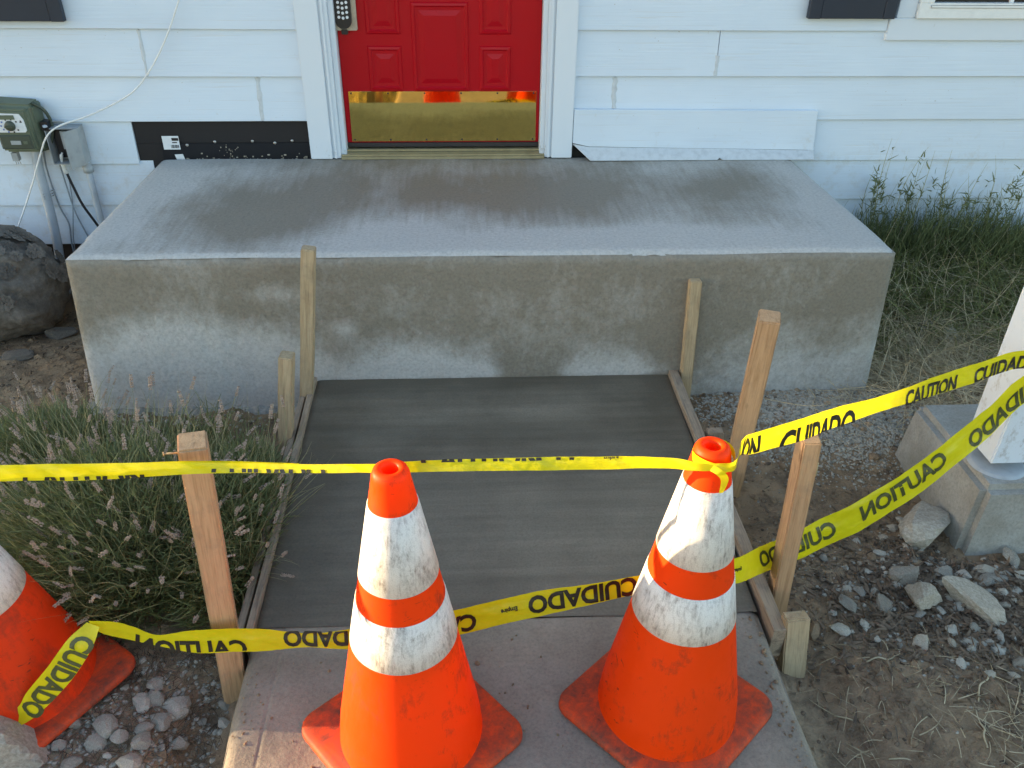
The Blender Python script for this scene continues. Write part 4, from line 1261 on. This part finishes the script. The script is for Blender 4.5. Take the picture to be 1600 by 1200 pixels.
# ------------------------------------------------------------------ porch post on its pier
pr = thing('post_pier', 'grey concrete pier carrying the white post at the right edge', 'concrete footing', (1.78, -1.68, -0.6))
mb = MB()
mb.hull([(1.535, -1.925, -0.72), (2.02, -1.925, -0.72), (2.02, -1.43, -0.72), (1.535, -1.43, -0.72)], [(1.562, -1.902, -0.362), (1.99, -1.902, -0.362), (1.99, -1.455, -0.362), (1.562, -1.455, -0.362)])
o = mb.build('block', MT['pier'], None, 0.022, 4); o.parent = pr; o.matrix_parent_inverse = Matrix.Translation((-1.78, 1.68, 0.6))
mb = MB(); mb.lathe([(0.0001, 0.007), (0.070, 0.007), (0.076, 0.004), (0.082, -0.002)], 32, 0, (1.655, -1.785, -0.361))
mb.tube([(1.655, -1.775, -0.35), (1.655, -1.775, -0.325)], 0.022, 14)
o = mb.build('standoff', MT['grey']); o.parent = pr; o.matrix_parent_inverse = Matrix.Translation((-1.78, 1.68, 0.6))
mb = MB(); mb.box((1.600, -1.832, -0.328), (1.742, -1.692, 2.35))
pp = mb.build('porch_post', MT['trim'], None, 0.004)
tag(pp, 'white square wooden post crossed by the tapes at the right edge', 'post')

# ------------------------------------------------------------------ stones
def rock_mesh(name, seed, mat, flat=0.7, ang=0.35, sub=2):
    bm = bmesh.new(); bmesh.ops.create_icosphere(bm, subdivisions=sub, radius=1.0)
    r_ = np.random.default_rng(seed)
    planes = [(Vector(r_.normal(size=3)).normalized(), r_.uniform(0.40, 0.80) if sub == 3 else r_.uniform(0.40, 0.85)) for _ in range(9)]
    for v in bm.verts:
        d = v.co.normalized(); rad = 1.0
        for n_, k in planes:
            c = d.dot(n_)
            if c > 0.05: rad = min(rad, k / c)
        rad = (1 - ang) * 0.85 + ang * rad + (0.03 if sub == 3 else 0.05) * (r_.random() - 0.5)
        v.co = d * rad; v.co.z *= flat
    me = bpy.data.meshes.new(name); bm.to_mesh(me); bm.free()
    me.materials.append(mat)
    return me
RM = [rock_mesh('stone', 100 + i, MT['rock'], 0.72, 1.0) for i in range(8)]
RT = [rock_mesh('stone', 200 + i, MT['rock_tan'], 0.72, 1.0) for i in range(4)]
def rock(me, x, y, s, label, group=None, name='stone', rot=None, sink=0.48, cat='stone'):
    o = bpy.data.objects.new(name, me); COL.objects.link(o)
    s = (s, s, s) if isinstance(s, (int, float)) else s
    z = float(gz(x, y)) + s[2] * (0.72 - sink)
    o.location = (x, y, z); o.scale = s
    o.rotation_euler = rot if rot else (random.uniform(-.5, .5), random.uniform(-.5, .5), random.uniform(0, 6.3))
    return tag(o, label, cat, group)
def big_rock(x, y, s, rot, label, mat, seed, flat=0.75, ang=1.0):
    me = rock_mesh('rock', seed, mat, flat, ang, 3)
    return rock(me, x, y, s, label, None, 'rock', rot, 0.35, 'rock')
big_rock(-0.985, -2.470, (0.125, 0.10, 0.095), (0.1, 0.2, 0.3), 'large pale grey rock in the bottom left corner in front of the faded cone', MT['rock'], 301)
big_rock(1.478, -2.105, (0.120, 0.064, 0.066), (0.25, 0.35, -0.75), 'tan angular wedge-shaped rock in front of the concrete pier', MT['rock_tan'], 302)
big_rock(1.455, -1.840, (0.125, 0.100, 0.095), (0.1, 0.2, -0.5), 'broad grey angular rock leaning on the left side of the pier', MT['rock'], 303)
big_rock(1.340, -2.010, (0.062, 0.050, 0.048), (0.3, 0.1, 0.6), 'upper of two tan rocks left of the wedge-shaped rock', MT['rock_tan'], 304)
big_rock(1.352, -2.085, (0.075, 0.056, 0.052), (0.2, 0.3, 0.9), 'lower of two tan rocks left of the wedge-shaped rock', MT['rock_tan'], 305)
big_rock(1.475, -1.985, (0.040, 0.032, 0.024), (0.1, 0.1, 0.2), 'small grey rock against the foot of the pier', MT['rock'], 306)
big_rock(1.590, -2.020, (0.055, 0.025, 0.022), (0.1, 0.0, 0.1), 'flat long grey rock in the mulch before the pier', MT['rock'], 307)
big_rock(2.045, -0.620, (0.060, 0.045, 0.045), (0.1, 0.1, 0.4), 'left of two grey lumps in the dry grass right of the porch', MT['rock_dark'], 308)
big_rock(2.130, -0.665, (0.060, 0.050, 0.045), (0.3, 0.1, 1.4), 'right of two grey lumps in the dry grass right of the porch', MT['rock'], 309)
big_rock(-1.640, -0.460, (0.075, 0.050, 0.040), (0, 0.1, 0.4), 'flat brown-grey rock in the dirt between boulder and porch', MT['rock_dark'], 310)
big_rock(-1.735, -0.660, (0.070, 0.050, 0.026), (0, 0, 0.2), 'low flat rock half buried in the dirt before the boulder', MT['rock_dark'], 311)

left_xy = [(-0.882, -2.374), (-0.796, -2.401), (-0.76, -2.42), (-0.675, -2.381), (-0.701, -2.397), (-0.709, -2.488), (-0.839, -2.482), (-0.702, -2.316), (-0.715, -2.275), (-0.73, -2.335), (-0.628, -2.417), (-0.702, -2.439), (-0.813, -2.434), (-0.65, -2.33)]
used = []
def free(x, y, r_):
    for a, b, c in used:
        if (a - x) ** 2 + (b - y) ** 2 < ((c + r_) * 0.85) ** 2: return False
    used.append((x, y, r_)); return True
GL_ = 'stones beside the sidewalk on the left'
n = 0
for x, y in left_xy:
    s = random.uniform(0.030, 0.043); used.append((x, y, s))
    rock(RM[n % 8], x, y, (s, s * 0.85, s * 0.8), 'one of the larger grey stones heaped between the faded cone and the sidewalk', GL_); n += 1
tries = 0
while n < 95 and tries < 3000:
    tries += 1
    x = random.uniform(-1.02, -0.53); y = random.uniform(-2.62, -2.27)
    if x < -0.82 and y > -2.36: continue
    if (x + 0.53) * 1.0 > -0.06 and random.random() < 0.7: continue
    s = min(0.030, 0.008 + abs(random.gauss(0, 0.010)))
    if not free(x, y, s): continue
    rock(RM[n % 8], x, y, (s, s * random.uniform(.65, 1), s * random.uniform(.6, .9)), 'one of the many small grey pebbles between the faded cone and the sidewalk', GL_); n += 1
GR_ = 'stones scattered in the mulch on the right'
n = 0; tries = 0
while n < 110 and tries < 4000:
    tries += 1
    x = random.gauss(1.42, 0.20); y = random.gauss(-2.05, 0.14)
    if y > -1.935 and x > 1.52 or x < 1.0 or y < -2.6: continue
    s = abs(random.gauss(0.011, 0.009)) + 0.006
    if not free(x, y, s): continue
    rock(RT[n % 4] if n % 3 == 0 else RM[n % 8], x, y, (s * 1.2, s * 0.85, s * 0.75), 'small tan stone scattered in the dark mulch before the pier' if n % 3 == 0 else 'small grey stone scattered in the dark mulch before the pier', GR_); n += 1
for x, y, s, lb in [(1.50, -2.235, 0.024, 'largest grey pebble on the soil below the tan wedge-shaped rock'), (1.44, -2.262, 0.016, 'grey pebble in the straw just left of the largest soil pebble'), (1.30, -2.18, 0.018, 'lone grey pebble on the soil at the left end of the mulch'), (1.40, -2.25, 0.02, 'middle grey pebble on the soil below the mulch')]:
    rock(RM[n % 8], x, y, (s * 1.3, s * 0.7, s * 0.7), lb, GR_); n += 1

# boulder with rosettes
bo = thing('boulder', 'brown boulder carved with stone rosettes left of the porch block', 'boulder', (-1.90, -0.36, -0.6))
bm = bmesh.new(); bmesh.ops.create_icosphere(bm, subdivisions=5, radius=1.0)
for v in bm.verts:
    d = v.co.normalized()
    a = np.array([d.x * 2.2 + 5]); b = np.array([d.y * 2.2 + d.z * 2.6 + 7])
    rr_ = 1 + 0.28 * float(fbm(a, b, 71)[0]) + 0.10 * float(fbm(a * 5, b * 5, 72)[0]) + 0.02 * math.sin(d.z * 46 + 3 * float(fbm(a * 2, b * 2, 73)[0]) * 6)
    v.co = Vector((d.x * 0.285, d.y * 0.27, d.z * 0.245)) * rr_
me = bpy.data.meshes.new('stone_body'); bm.to_mesh(me); bm.free(); me.materials.append(MT['rock_dark'])
for p in me.polygons: p.use_smooth = True
mesh_obj('stone_body', me, bo, (0, 0, 0.17))
ros = MB()
for ring_, (rad, cnt, tilt) in enumerate(((0.034, 9, 0.35), (0.023, 7, 0.7), (0.012, 5, 1.1))):
    for k in range(cnt):
        a = 2 * math.pi * (k + ring_ * 0.5) / cnt
        c = Vector((math.cos(a), math.sin(a), 0)); s_ = Vector((-math.sin(a), math.cos(a), 0))
        base_ = c * rad * 0.2 + Vector((0, 0, 0.006 + ring_ * 0.004)); tip = c * rad + Vector((0, 0, 0.006 + math.sin(tilt) * rad * 0.7)); mid_ = (base_ + tip) * 0.5 + Vector((0, 0, 0.003))
        wd = rad * 0.42
        ros.add([base_ - s_ * wd * 0.4, base_ + s_ * wd * 0.4, mid_ + s_ * wd, tip, mid_ - s_ * wd, mid_ + Vector((0, 0, 0.004))],
                [(0, 1, 5), (1, 2, 5), (2, 3, 5), (3, 4, 5), (4, 0, 5)], 0, True)
ro0 = ros.build('rosette', MT['rock_dark'], bo)
placed = 0; rme = ro0.data
for k in range(44):
    th = R(random.uniform(-110, 25)); ph = R(random.uniform(8, 78))
    d = Vector((math.cos(ph) * math.cos(th), math.cos(ph) * math.sin(th), math.sin(ph)))
    a = np.array([d.x * 2.2 + 5]); b = np.array([d.y * 2.2 + d.z * 2.6 + 7])
    rr_ = 1 + 0.28 * float(fbm(a, b, 71)[0]) + 0.08 * float(fbm(a * 5, b * 5, 72)[0])
    p_ = Vector((d.x * 0.285, d.y * 0.27, d.z * 0.245)) * rr_ + Vector((0, 0, 0.17))
    if k == 0: o = ro0
    else:
        o = ro0.copy(); COL.objects.link(o); o.parent = bo
    o.location = p_; o.rotation_euler = d.to_track_quat('Z', 'Y').to_euler(); s_ = random.uniform(0.7, 1.25); o.scale = (s_, s_, s_ * 1.2)

# ------------------------------------------------------------------ loose small stuff
ICO_V = None
def scatter_pebbles(name, pts, sizes, mat, flat=0.7):
    bm = bmesh.new(); bmesh.ops.create_icosphere(bm, subdivisions=1, radius=1.0)
    bv = np.array([v.co[:] for v in bm.verts]); bf = np.array([[v.index for v in f.verts] for f in bm.faces]); bm.free()
    n_ = len(pts); k = len(bv)
    jit = 1 + 0.38 * (rng.random((n_, k, 1)) - 0.5)
    sc = sizes[:, None, None] * (0.65 + 0.7 * rng.random((n_, 1, 3))); sc[:, :, 2] *= flat
    V_ = bv[None] * jit * sc
    a = rng.random(n_) * 6.28; ca, sa = np.cos(a)[:, None], np.sin(a)[:, None]
    x = V_[:, :, 0] * ca - V_[:, :, 1] * sa; y = V_[:, :, 0] * sa + V_[:, :, 1] * ca
    V_ = np.stack([x, y, V_[:, :, 2]], -1) + pts[:, None, :]
    F_ = (bf[None] + (np.arange(n_) * k)[:, None, None]).reshape(-1, 3)
    return mesh_obj(name, np_mesh(name, V_.reshape(-1, 3), F_, mat))
def onground(x, y, lift=0.0):
    return np.stack([x, y, gz(x, y) + lift], -1)
def cut(x, y):
    k = ~((x > -0.53) & (x < 0.89) & (y > -9)) & ~((x > -1.3) & (x < 1.63) & (y > -1.05))
    return k
x = rng.normal(1.42, 0.22, 800); y = rng.normal(-2.05, 0.15, 800); k = cut(x, y) & ~((x > 1.5) & (y > -1.95)); x, y = x[k], y[k]
tag(scatter_pebbles('gravel', onground(x, y), rng.gamma(2.0, 0.0018, len(x)) + 0.002, MT['gravel']), 'pale grit and chips between the stones in the mulch on the right', 'gravel', kind='stuff')
x = rng.uniform(-2.2, 2.3, 9000); y = rng.uniform(-2.75, -0.1, 9000); k = cut(x, y); x, y = x[k], y[k]
tag(scatter_pebbles('soil_crumbs', onground(x, y), rng.gamma(1.6, 0.0020, len(x)) + 0.001, MT['mulch']), 'dark crumbs of earth and bark lying on the bare soil', 'soil', kind='stuff')
# fine grey gravel by the porch corner
x = np.concatenate([rng.normal(1.38, 0.18, 7500), rng.uniform(0.92, 1.75, 1500)]); y = np.concatenate([rng.normal(-1.28, 0.13, 7500), rng.uniform(-1.25, -1.03, 1500)])
k = cut(x, y); x, y = x[k], y[k]
tag(scatter_pebbles('gravel', onground(x, y), rng.uniform(0.0025, 0.0065, len(x)), MT['gravel']), 'fine grey gravel heaped by the right corner of the porch block', 'gravel', kind='stuff')
# crumbs of soil and small stones everywhere in view
x = rng.uniform(-2.3, 2.4, 17000); y = rng.uniform(-2.75, -0.1, 17000)
k = cut(x, y); x, y = x[k], y[k]
tag(scatter_pebbles('soil_crumbs', onground(x, y), rng.gamma(1.7, 0.0022, len(x)) + 0.0012, MT['soil']), 'crumbs of dry soil lying all over the bare ground', 'soil', kind='stuff')
x = np.concatenate([rng.uniform(-1.05, -0.52, 1500), rng.normal(-1.0, 0.25, 350)]); y = np.concatenate([rng.uniform(-2.7, -2.2, 1500), rng.normal(-1.12, 0.05, 350)])
k = cut(x, y); x, y = x[k], y[k]
tag(scatter_pebbles('gravel', onground(x, y), rng.gamma(2.0, 0.0016, len(x)) + 0.002, MT['gravel']), 'small grey grit between the stones on the left', 'gravel', kind='stuff')

x = np.concatenate([rng.uniform(-0.44, 0.80, 120), rng.normal(0.81, 0.02, 110), rng.normal(-0.45, 0.02, 70)]); y = rng.uniform(-2.75, -2.20, len(x))
k = (x > -0.46) & (x < 0.825); x, y = x[k], y[k]
tag(scatter_pebbles('soil_crumbs', np.stack([x, y, np.full(len(x), -0.512)], -1), rng.gamma(1.6, 0.0010, len(x)) + 0.0008, MT['soil']), 'crumbs of soil and grit lying on the old sidewalk under the cones', 'soil', kind='stuff')
def blades(name, root, direc, length, width, droop, mat, nseg=5, side=None):
    """curved tapering blades, all joined. root (n,3), direc (n,3) unit, droop (n,) downward pull"""
    n_ = len(root)
    t = np.linspace(0, 1, nseg + 1)[None, :, None]
    L_ = length[:, None, None]
    P_ = root[:, None] + direc[:, None] * L_ * t
    P_[:, :, 2] -= (droop[:, None] * length[:, None]) * (t[:, :, 0] ** 2)
    if side is None:
        s_ = np.stack([rng.normal(size=n_), rng.normal(size=n_), 0.3 * rng.normal(size=n_)], -1); 
    else: s_ = side
    s_ = s_ - direc * np.sum(s_ * direc, 1, keepdims=True); s_ /= np.linalg.norm(s_, axis=1, keepdims=True) + 1e-9
    wob = rng.normal(0, 1, (n_, 1)) * 0.12
    P_[:, :, 0] += s_[:, 0:1] * wob * length[:, None] * np.sin(t[:, :, 0] * 2.6)
    P_[:, :, 1] += s_[:, 1:2] * wob * length[:, None] * np.sin(t[:, :, 0] * 2.6)
    prof = (1 - t ** 2 * 0.85)
    Wd = s_[:, None] * width[:, None, None] * prof * 0.5
    V_ = np.stack([P_ - Wd, P_ + Wd], 2)      # n, seg+1, 2, 3
    m_ = (nseg + 1) * 2
    f = []
    for i in range(nseg):
        f.append((i * 2, i * 2 + 1, i * 2 + 3, i * 2 + 2))
    F_ = (np.array(f)[None] + (np.arange(n_) * m_)[:, None, None]).reshape(-1, 4)
    me = np_mesh(name, V_.reshape(-1, 3), F_, mat, True)
    return me, P_
def dirs(n_, up_mean, up_sd, lean=(0, 0)):
    a = rng.random(n_) * 6.283; e = np.clip(rng.normal(up_mean, up_sd, n_), 0.02, 1.5)
    d = np.stack([np.cos(a) * np.cos(e) + lean[0], np.sin(a) * np.cos(e) + lean[1], np.sin(e)], -1)
    return d / np.linalg.norm(d, axis=1, keepdims=True)

# straw litter and mulch
def litter(name, n_, xr, yr, lr, wr, mat, label, cat, gauss=False, up=(0.08, 0.1), lift=0.004):
    if gauss: x = rng.normal(xr[0], xr[1], n_); y = rng.normal(yr[0], yr[1], n_)
    else: x = rng.uniform(xr[0], xr[1], n_); y = rng.uniform(yr[0], yr[1], n_)
    k = cut(x, y) & ~((x > 1.5) & (y > -1.95) & (y < -1.40)); x, y = x[k], y[k]; n_ = len(x)
    me, _ = blades(name, onground(x, y, lift), dirs(n_, up[0], up[1]), rng.uniform(lr[0], lr[1], n_), rng.uniform(wr[0], wr[1], n_), rng.uniform(0.0, 0.25, n_), mat, 5)
    return tag(mesh_obj(name, me), label, cat, kind='stuff')
litter('mulch', 4200, (1.46, 0.24), (-2.10, 0.17), (0.008, 0.045), (0.004, 0.012), MT['mulch'], 'dark bark mulch round the stones before the pier', 'mulch', True, (0.15, 0.25))
litter('dry_straw', 330, (0.95, 1.9), (-2.65, -2.25), (0.015, 0.10), (0.0012, 0.003), MT['straw'], 'pale bits of straw scattered on the bare soil at lower right', 'straw')
litter('dry_straw', 240, (1.50, 0.12), (-2.50, 0.06), (0.03, 0.12), (0.0012, 0.003), MT['straw'], 'thicker patch of pale straw in the bottom right corner', 'straw', True, (0.2, 0.2))
litter('dry_straw', 1300, (-0.92, -0.50), (-2.5, -2.15), (0.015, 0.08), (0.0012, 0.0026), MT['mulch'], 'dead stalks lying under the lavender by the sidewalk edge', 'straw')
litter('leaf_litter', 500, (-2.2, -1.3), (-0.9, -0.35), (0.01, 0.05), (0.002, 0.006), MT['mulch'], 'dead leaf litter in the dirt beside the boulder', 'leaf litter')
# dry grass lying right of the porch
n_ = 4800
x = rng.normal(1.95, 0.26, n_); y = rng.normal(-0.80, 0.24, n_); k = cut(x, y) & ~((x > 1.5) & (y < -1.40)); x, y = x[k], y[k]; n_ = len(x)
me, _ = blades('dry_grass', onground(x, y, 0.008), dirs(n_, 0.25, 0.25, (-0.6, -0.35)), rng.uniform(0.08, 0.34, n_), rng.uniform(0.0016, 0.0036, n_), rng.uniform(0.1, 0.45, n_), MT['straw'], 8)
tag(mesh_obj('dry_grass', me), 'tangled pale dry grass flattened on the soil right of the porch', 'dry grass', kind='stuff')
n_ = 7000
x = rng.uniform(1.62, 3.3, n_); y = np.minimum(-0.03 - 0.03 * rng.random(n_), rng.normal(-0.34, 0.20, n_)); k = cut(x, y); x, y = x[k], y[k]; n_ = len(x)
me, _ = blades('grass', onground(x, y), dirs(n_, 0.65, 0.35, (-0.45, -0.30)), rng.uniform(0.12, 0.36, n_), rng.uniform(0.0026, 0.0052, n_), rng.uniform(0.15, 0.5, n_), MT['grass'], 7)
tag(mesh_obj('grass', me), 'overgrown green grass leaning over the bed right of the porch', 'grass', kind='stuff')
n_ = 3600
x = rng.uniform(1.64, 3.3, n_); y = -0.05 - 0.16 * rng.random(n_) ** 1.5; k = cut(x, y); x, y = x[k], y[k]; n_ = len(x)
hmod = 0.45 + 1.15 * np.clip(fbm(x * 3.3, x * 0 + 2, 91) + 0.5, 0, 1)
me, _ = blades('grass', onground(x, y), dirs(n_, 1.25, 0.22, (-0.08, -0.10)), rng.uniform(0.16, 0.36, n_) * hmod, rng.uniform(0.003, 0.0062, n_), rng.uniform(0.02, 0.25, n_), MT['leaf2'], 6)
tag(mesh_obj('grass', me), 'upright dark green grass growing along the foot of the white wall', 'grass', kind='stuff')
n_ = 1500
x = rng.uniform(1.62, 3.2, n_); y = np.minimum(-0.04, rng.normal(-0.36, 0.24, n_)); k = cut(x, y); x, y = x[k], y[k]; n_ = len(x)
me, _ = blades('dry_grass', onground(x, y), dirs(n_, 0.6, 0.35, (-0.3, -0.3)), rng.uniform(0.15, 0.48, n_), rng.uniform(0.0016, 0.0034, n_), rng.uniform(0.1, 0.5, n_), MT['straw'], 8)
tag(mesh_obj('dry_grass', me), 'dead brown stalks standing among the green grass by the wall', 'dry grass', kind='stuff')
# dry lawn behind the camera, mirrored in the brass plate
n_ = 14000
x = rng.uniform(-3.5, 3.5, n_); y = rng.uniform(-8.0, -3.2, n_); k = cut(x, y); x, y = x[k], y[k]; n_ = len(x)
me, _ = blades('dry_lawn', onground(x, y), dirs(n_, 1.0, 0.35), rng.uniform(0.04, 0.12, n_), rng.uniform(0.003, 0.006, n_), rng.uniform(0.1, 0.5, n_), MT['lawn'], 3)
tag(mesh_obj('dry_lawn', me), 'dry yellow lawn of the yard in front of the house', 'lawn', kind='stuff')
# green grass tuft between lavender and porch
n_ = 800
x = rng.normal(-0.90, 0.10, n_); y = rng.normal(-1.32, 0.08, n_)
me, _ = blades('grass', onground(x, y), dirs(n_, 0.9, 0.3), rng.uniform(0.08, 0.22, n_), rng.uniform(0.002, 0.004, n_), rng.uniform(0.1, 0.4, n_), MT['grass'], 5)
tag(mesh_obj('grass', me), 'fresh green grass tuft between the lavender and the porch block', 'grass', kind='stuff')

# lavender
def bloom_mesh(seed):
    r_ = np.random.default_rng(seed); mb = MB()
    nseg = r_.integers(5, 8)
    for i in range(nseg):
        z = i * 0.0058 * r_.uniform(0.9, 1.25)
        for k in range(4):
            a = k * 1.571 + i * 0.8 + r_.normal() * 0.3; rad = 0.0042 * (1 - 0.4 * i / nseg)
            c = Vector((math.cos(a) * rad, math.sin(a) * rad, z)); q = 0.0026 * r_.uniform(0.7, 1.3)
            mb.add([c + Vector((q, 0, 0)), c + Vector((0, q, 0)), c + Vector((-q, 0, 0)), c + Vector((0, -q, 0)), c + Vector((0, 0, q * 1.6)), c + Vector((0, 0, -q))],
                   [(0, 1, 4), (1, 2, 4), (2, 3, 4), (3, 0, 4), (1, 0, 5), (2, 1, 5), (3, 2, 5), (0, 3, 5)])
    me = bpy.data.meshes.new('flower_spike'); me.from_pydata(mb.v, [], mb.f); me.materials.append(MT['bloom']); me.update()
    return me
BM_ = [bloom_mesh(400 + i) for i in range(6)]
def lavender(cx, cy, rx, ry, h, n_leaf, n_stem, n_spike, label, lean=(0, 0)):
    z0 = float(gz(cx, cy))
    t = thing('lavender_bush', label, 'lavender', (cx, cy, z0), 0, 'lavender bushes')
    def roots(n_, k):
        a = rng.random(n_) * 6.283; r_ = np.sqrt(rng.random(n_)) * k
        x = np.cos(a) * rx * r_; y = np.sin(a) * ry * r_
        return x, y
    x, y = roots(n_leaf, 0.85)
    z = rng.random(n_leaf) ** 1.3 * h * 0.75 * (1 - 0.65 * ((x / rx) ** 2 + (y / ry) ** 2))
    d = np.stack([x / rx * 0.9 + rng.normal(0, .45, n_leaf) + lean[0], y / ry * 0.9 + rng.normal(0, .45, n_leaf) + lean[1], 0.75 + 0.5 * rng.random(n_leaf)], -1); d /= np.linalg.norm(d, axis=1, keepdims=True)
    me, _ = blades('foliage', np.stack([x, y, z], -1), d, rng.uniform(0.035, 0.10, n_leaf), rng.uniform(0.0024, 0.0048, n_leaf), rng.uniform(0, 0.4, n_leaf), MT['leaf'], 3)
    tag(mesh_obj('foliage', me, t), kind='stuff')
    x, y = roots(n_stem, 0.75)
    d = np.stack([x / rx * 0.95 + rng.normal(0, .22, n_stem) + lean[0], y / ry * 0.95 + rng.normal(0, .22, n_stem) + lean[1], 0.85 + 0.35 * rng.random(n_stem)], -1); d /= np.linalg.norm(d, axis=1, keepdims=True)
    ln = h * rng.uniform(0.65, 1.15, n_stem)
    me, P_ = blades('stems', np.stack([x * .8, y * .8, np.full(n_stem, 0.02)], -1), d, ln, rng.uniform(0.0020, 0.0034, n_stem), rng.uniform(0.02, 0.35, n_stem), MT['stem'], 6)
    tag(mesh_obj('stems', me, t), kind='stuff')
    for i in range(min(n_spike, n_stem)):
        tip = Vector(P_[i, -1]); dr = Vector(P_[i, -1] - P_[i, -2])
        o = bpy.data.objects.new('flower_spike', BM_[i % 6]); COL.objects.link(o); o.parent = t
        o.location = tip - dr.normalized() * 0.012; o.rotation_euler = dr.to_track_quat('Z', 'Y').to_euler()
        s_ = random.uniform(0.75, 1.25); o.scale = (s_ * 0.88, s_ * 0.88, s_)
    return t
lavender(-0.93, -1.84, 0.39, 0.38, 0.43, 13000, 1100, 220, 'big dark lavender bush with dried flower spikes left of the leaning stake', (-0.10, -0.08))
lavender(-0.62, -1.80, 0.16, 0.40, 0.33, 6500, 480, 80, 'narrower lavender bush squeezed between the leaning stake and the form board', (-0.05, -0.12))
lavender(-1.28, -1.45, 0.30, 0.24, 0.30, 4600, 320, 80, 'thin sparse lavender at the back left, before the bare dirt', (-0.25, 0.0))

# weeds on the right
def weed(cx, cy, h, n_leaf, label, lean):
    z0 = float(gz(cx, cy))
    t = thing('tall_weed', label, 'weed', (cx, cy, z0), 0, 'tall weeds against the white wall')
    n_ = 9
    roots_ = np.stack([rng.normal(0, .05, n_), rng.normal(0, .02, n_), np.zeros(n_)], -1)
    d = np.stack([lean + rng.normal(0, .10, n_), rng.normal(-.03, .04, n_), np.ones(n_)], -1); d /= np.linalg.norm(d, axis=1, keepdims=True)
    me, P_ = blades('stem', roots_, d, h * rng.uniform(0.65, 1.08, n_), np.full(n_, 0.0046), np.full(n_, 0.03), MT['stem'], 8)
    mesh_obj('stem', me, t)
    k = rng.integers(0, n_, n_leaf); q = np.clip(rng.beta(1.3, 2.7, n_leaf), 0.03, 1.0); q[: n_leaf // 5] = rng.uniform(0.60, 0.66, n_leaf // 5)
    idx = q * 8; i0 = np.minimum(idx.astype(int), 7); f = (idx - i0)[:, None]
    rt = P_[k, i0] * (1 - f) + P_[k, i0 + 1] * f
    me, _ = blades('leaves', rt, dirs(n_leaf, 0.75, 0.35), rng.uniform(0.018, 0.055, n_leaf), rng.uniform(0.0035, 0.0075, n_leaf), rng.uniform(0, 0.4, n_leaf), MT['leaf2'], 3)
    tag(mesh_obj('leaves', me, t), kind='stuff')
weed(2.00, -0.12, 0.66, 390, 'tallest weed with feathery tops, leftmost against the wall', 0.03)
weed(2.11, -0.13, 0.56, 390, 'second weed with a whorl of narrow leaves, right of the tallest', 0.05)
weed(1.84, -0.10, 0.42, 360, 'low weed nearest the porch block corner', -0.05)
weed(2.28, -0.12, 0.50, 330, 'slender weed in the middle of the row', 0.10)
weed(2.40, -0.12, 0.60, 390, 'weed with upright seed stalks, second from the right edge', 0.04)
weed(2.55, -0.14, 0.64, 420, 'bushy weed with seed stalks at the right edge', 0.06)

# a few twigs on the bare soil
for i, (x, y, a, l) in enumerate([(1.10, -2.30, 0.1, 0.08), (1.32, -2.44, 0.9, 0.12), (1.05, -2.56, -0.3, 0.10), (1.28, -2.56, 1.3, 0.07), (0.98, -2.42, -0.6, 0.10)]):
    z = float(gz(x, y)) + 0.006
    mb = MB(); mb.tube(catmull([(0, 0, 0), (l * .4, l * .06, 0.006), (l * .7, -l * .05, 0.004), (l, l * .05, 0)], 4), [0.0022] * 12 + [0.001], 6)
    o = mb.build('twig', MT['straw']); o.location = (x, y, z); o.rotation_euler = (0, 0, a)
    tag(o, ['thin pale twig on the bare soil right of the shortest stake', 'longest pale twig on the bare soil, slanting up', 'pale twig at the bottom of the picture beside the sidewalk', 'short steep twig near the bottom among the straw', 'thin pale twig closest to the sidewalk edge on the right'][i], 'twig', 'twigs on the bare soil')
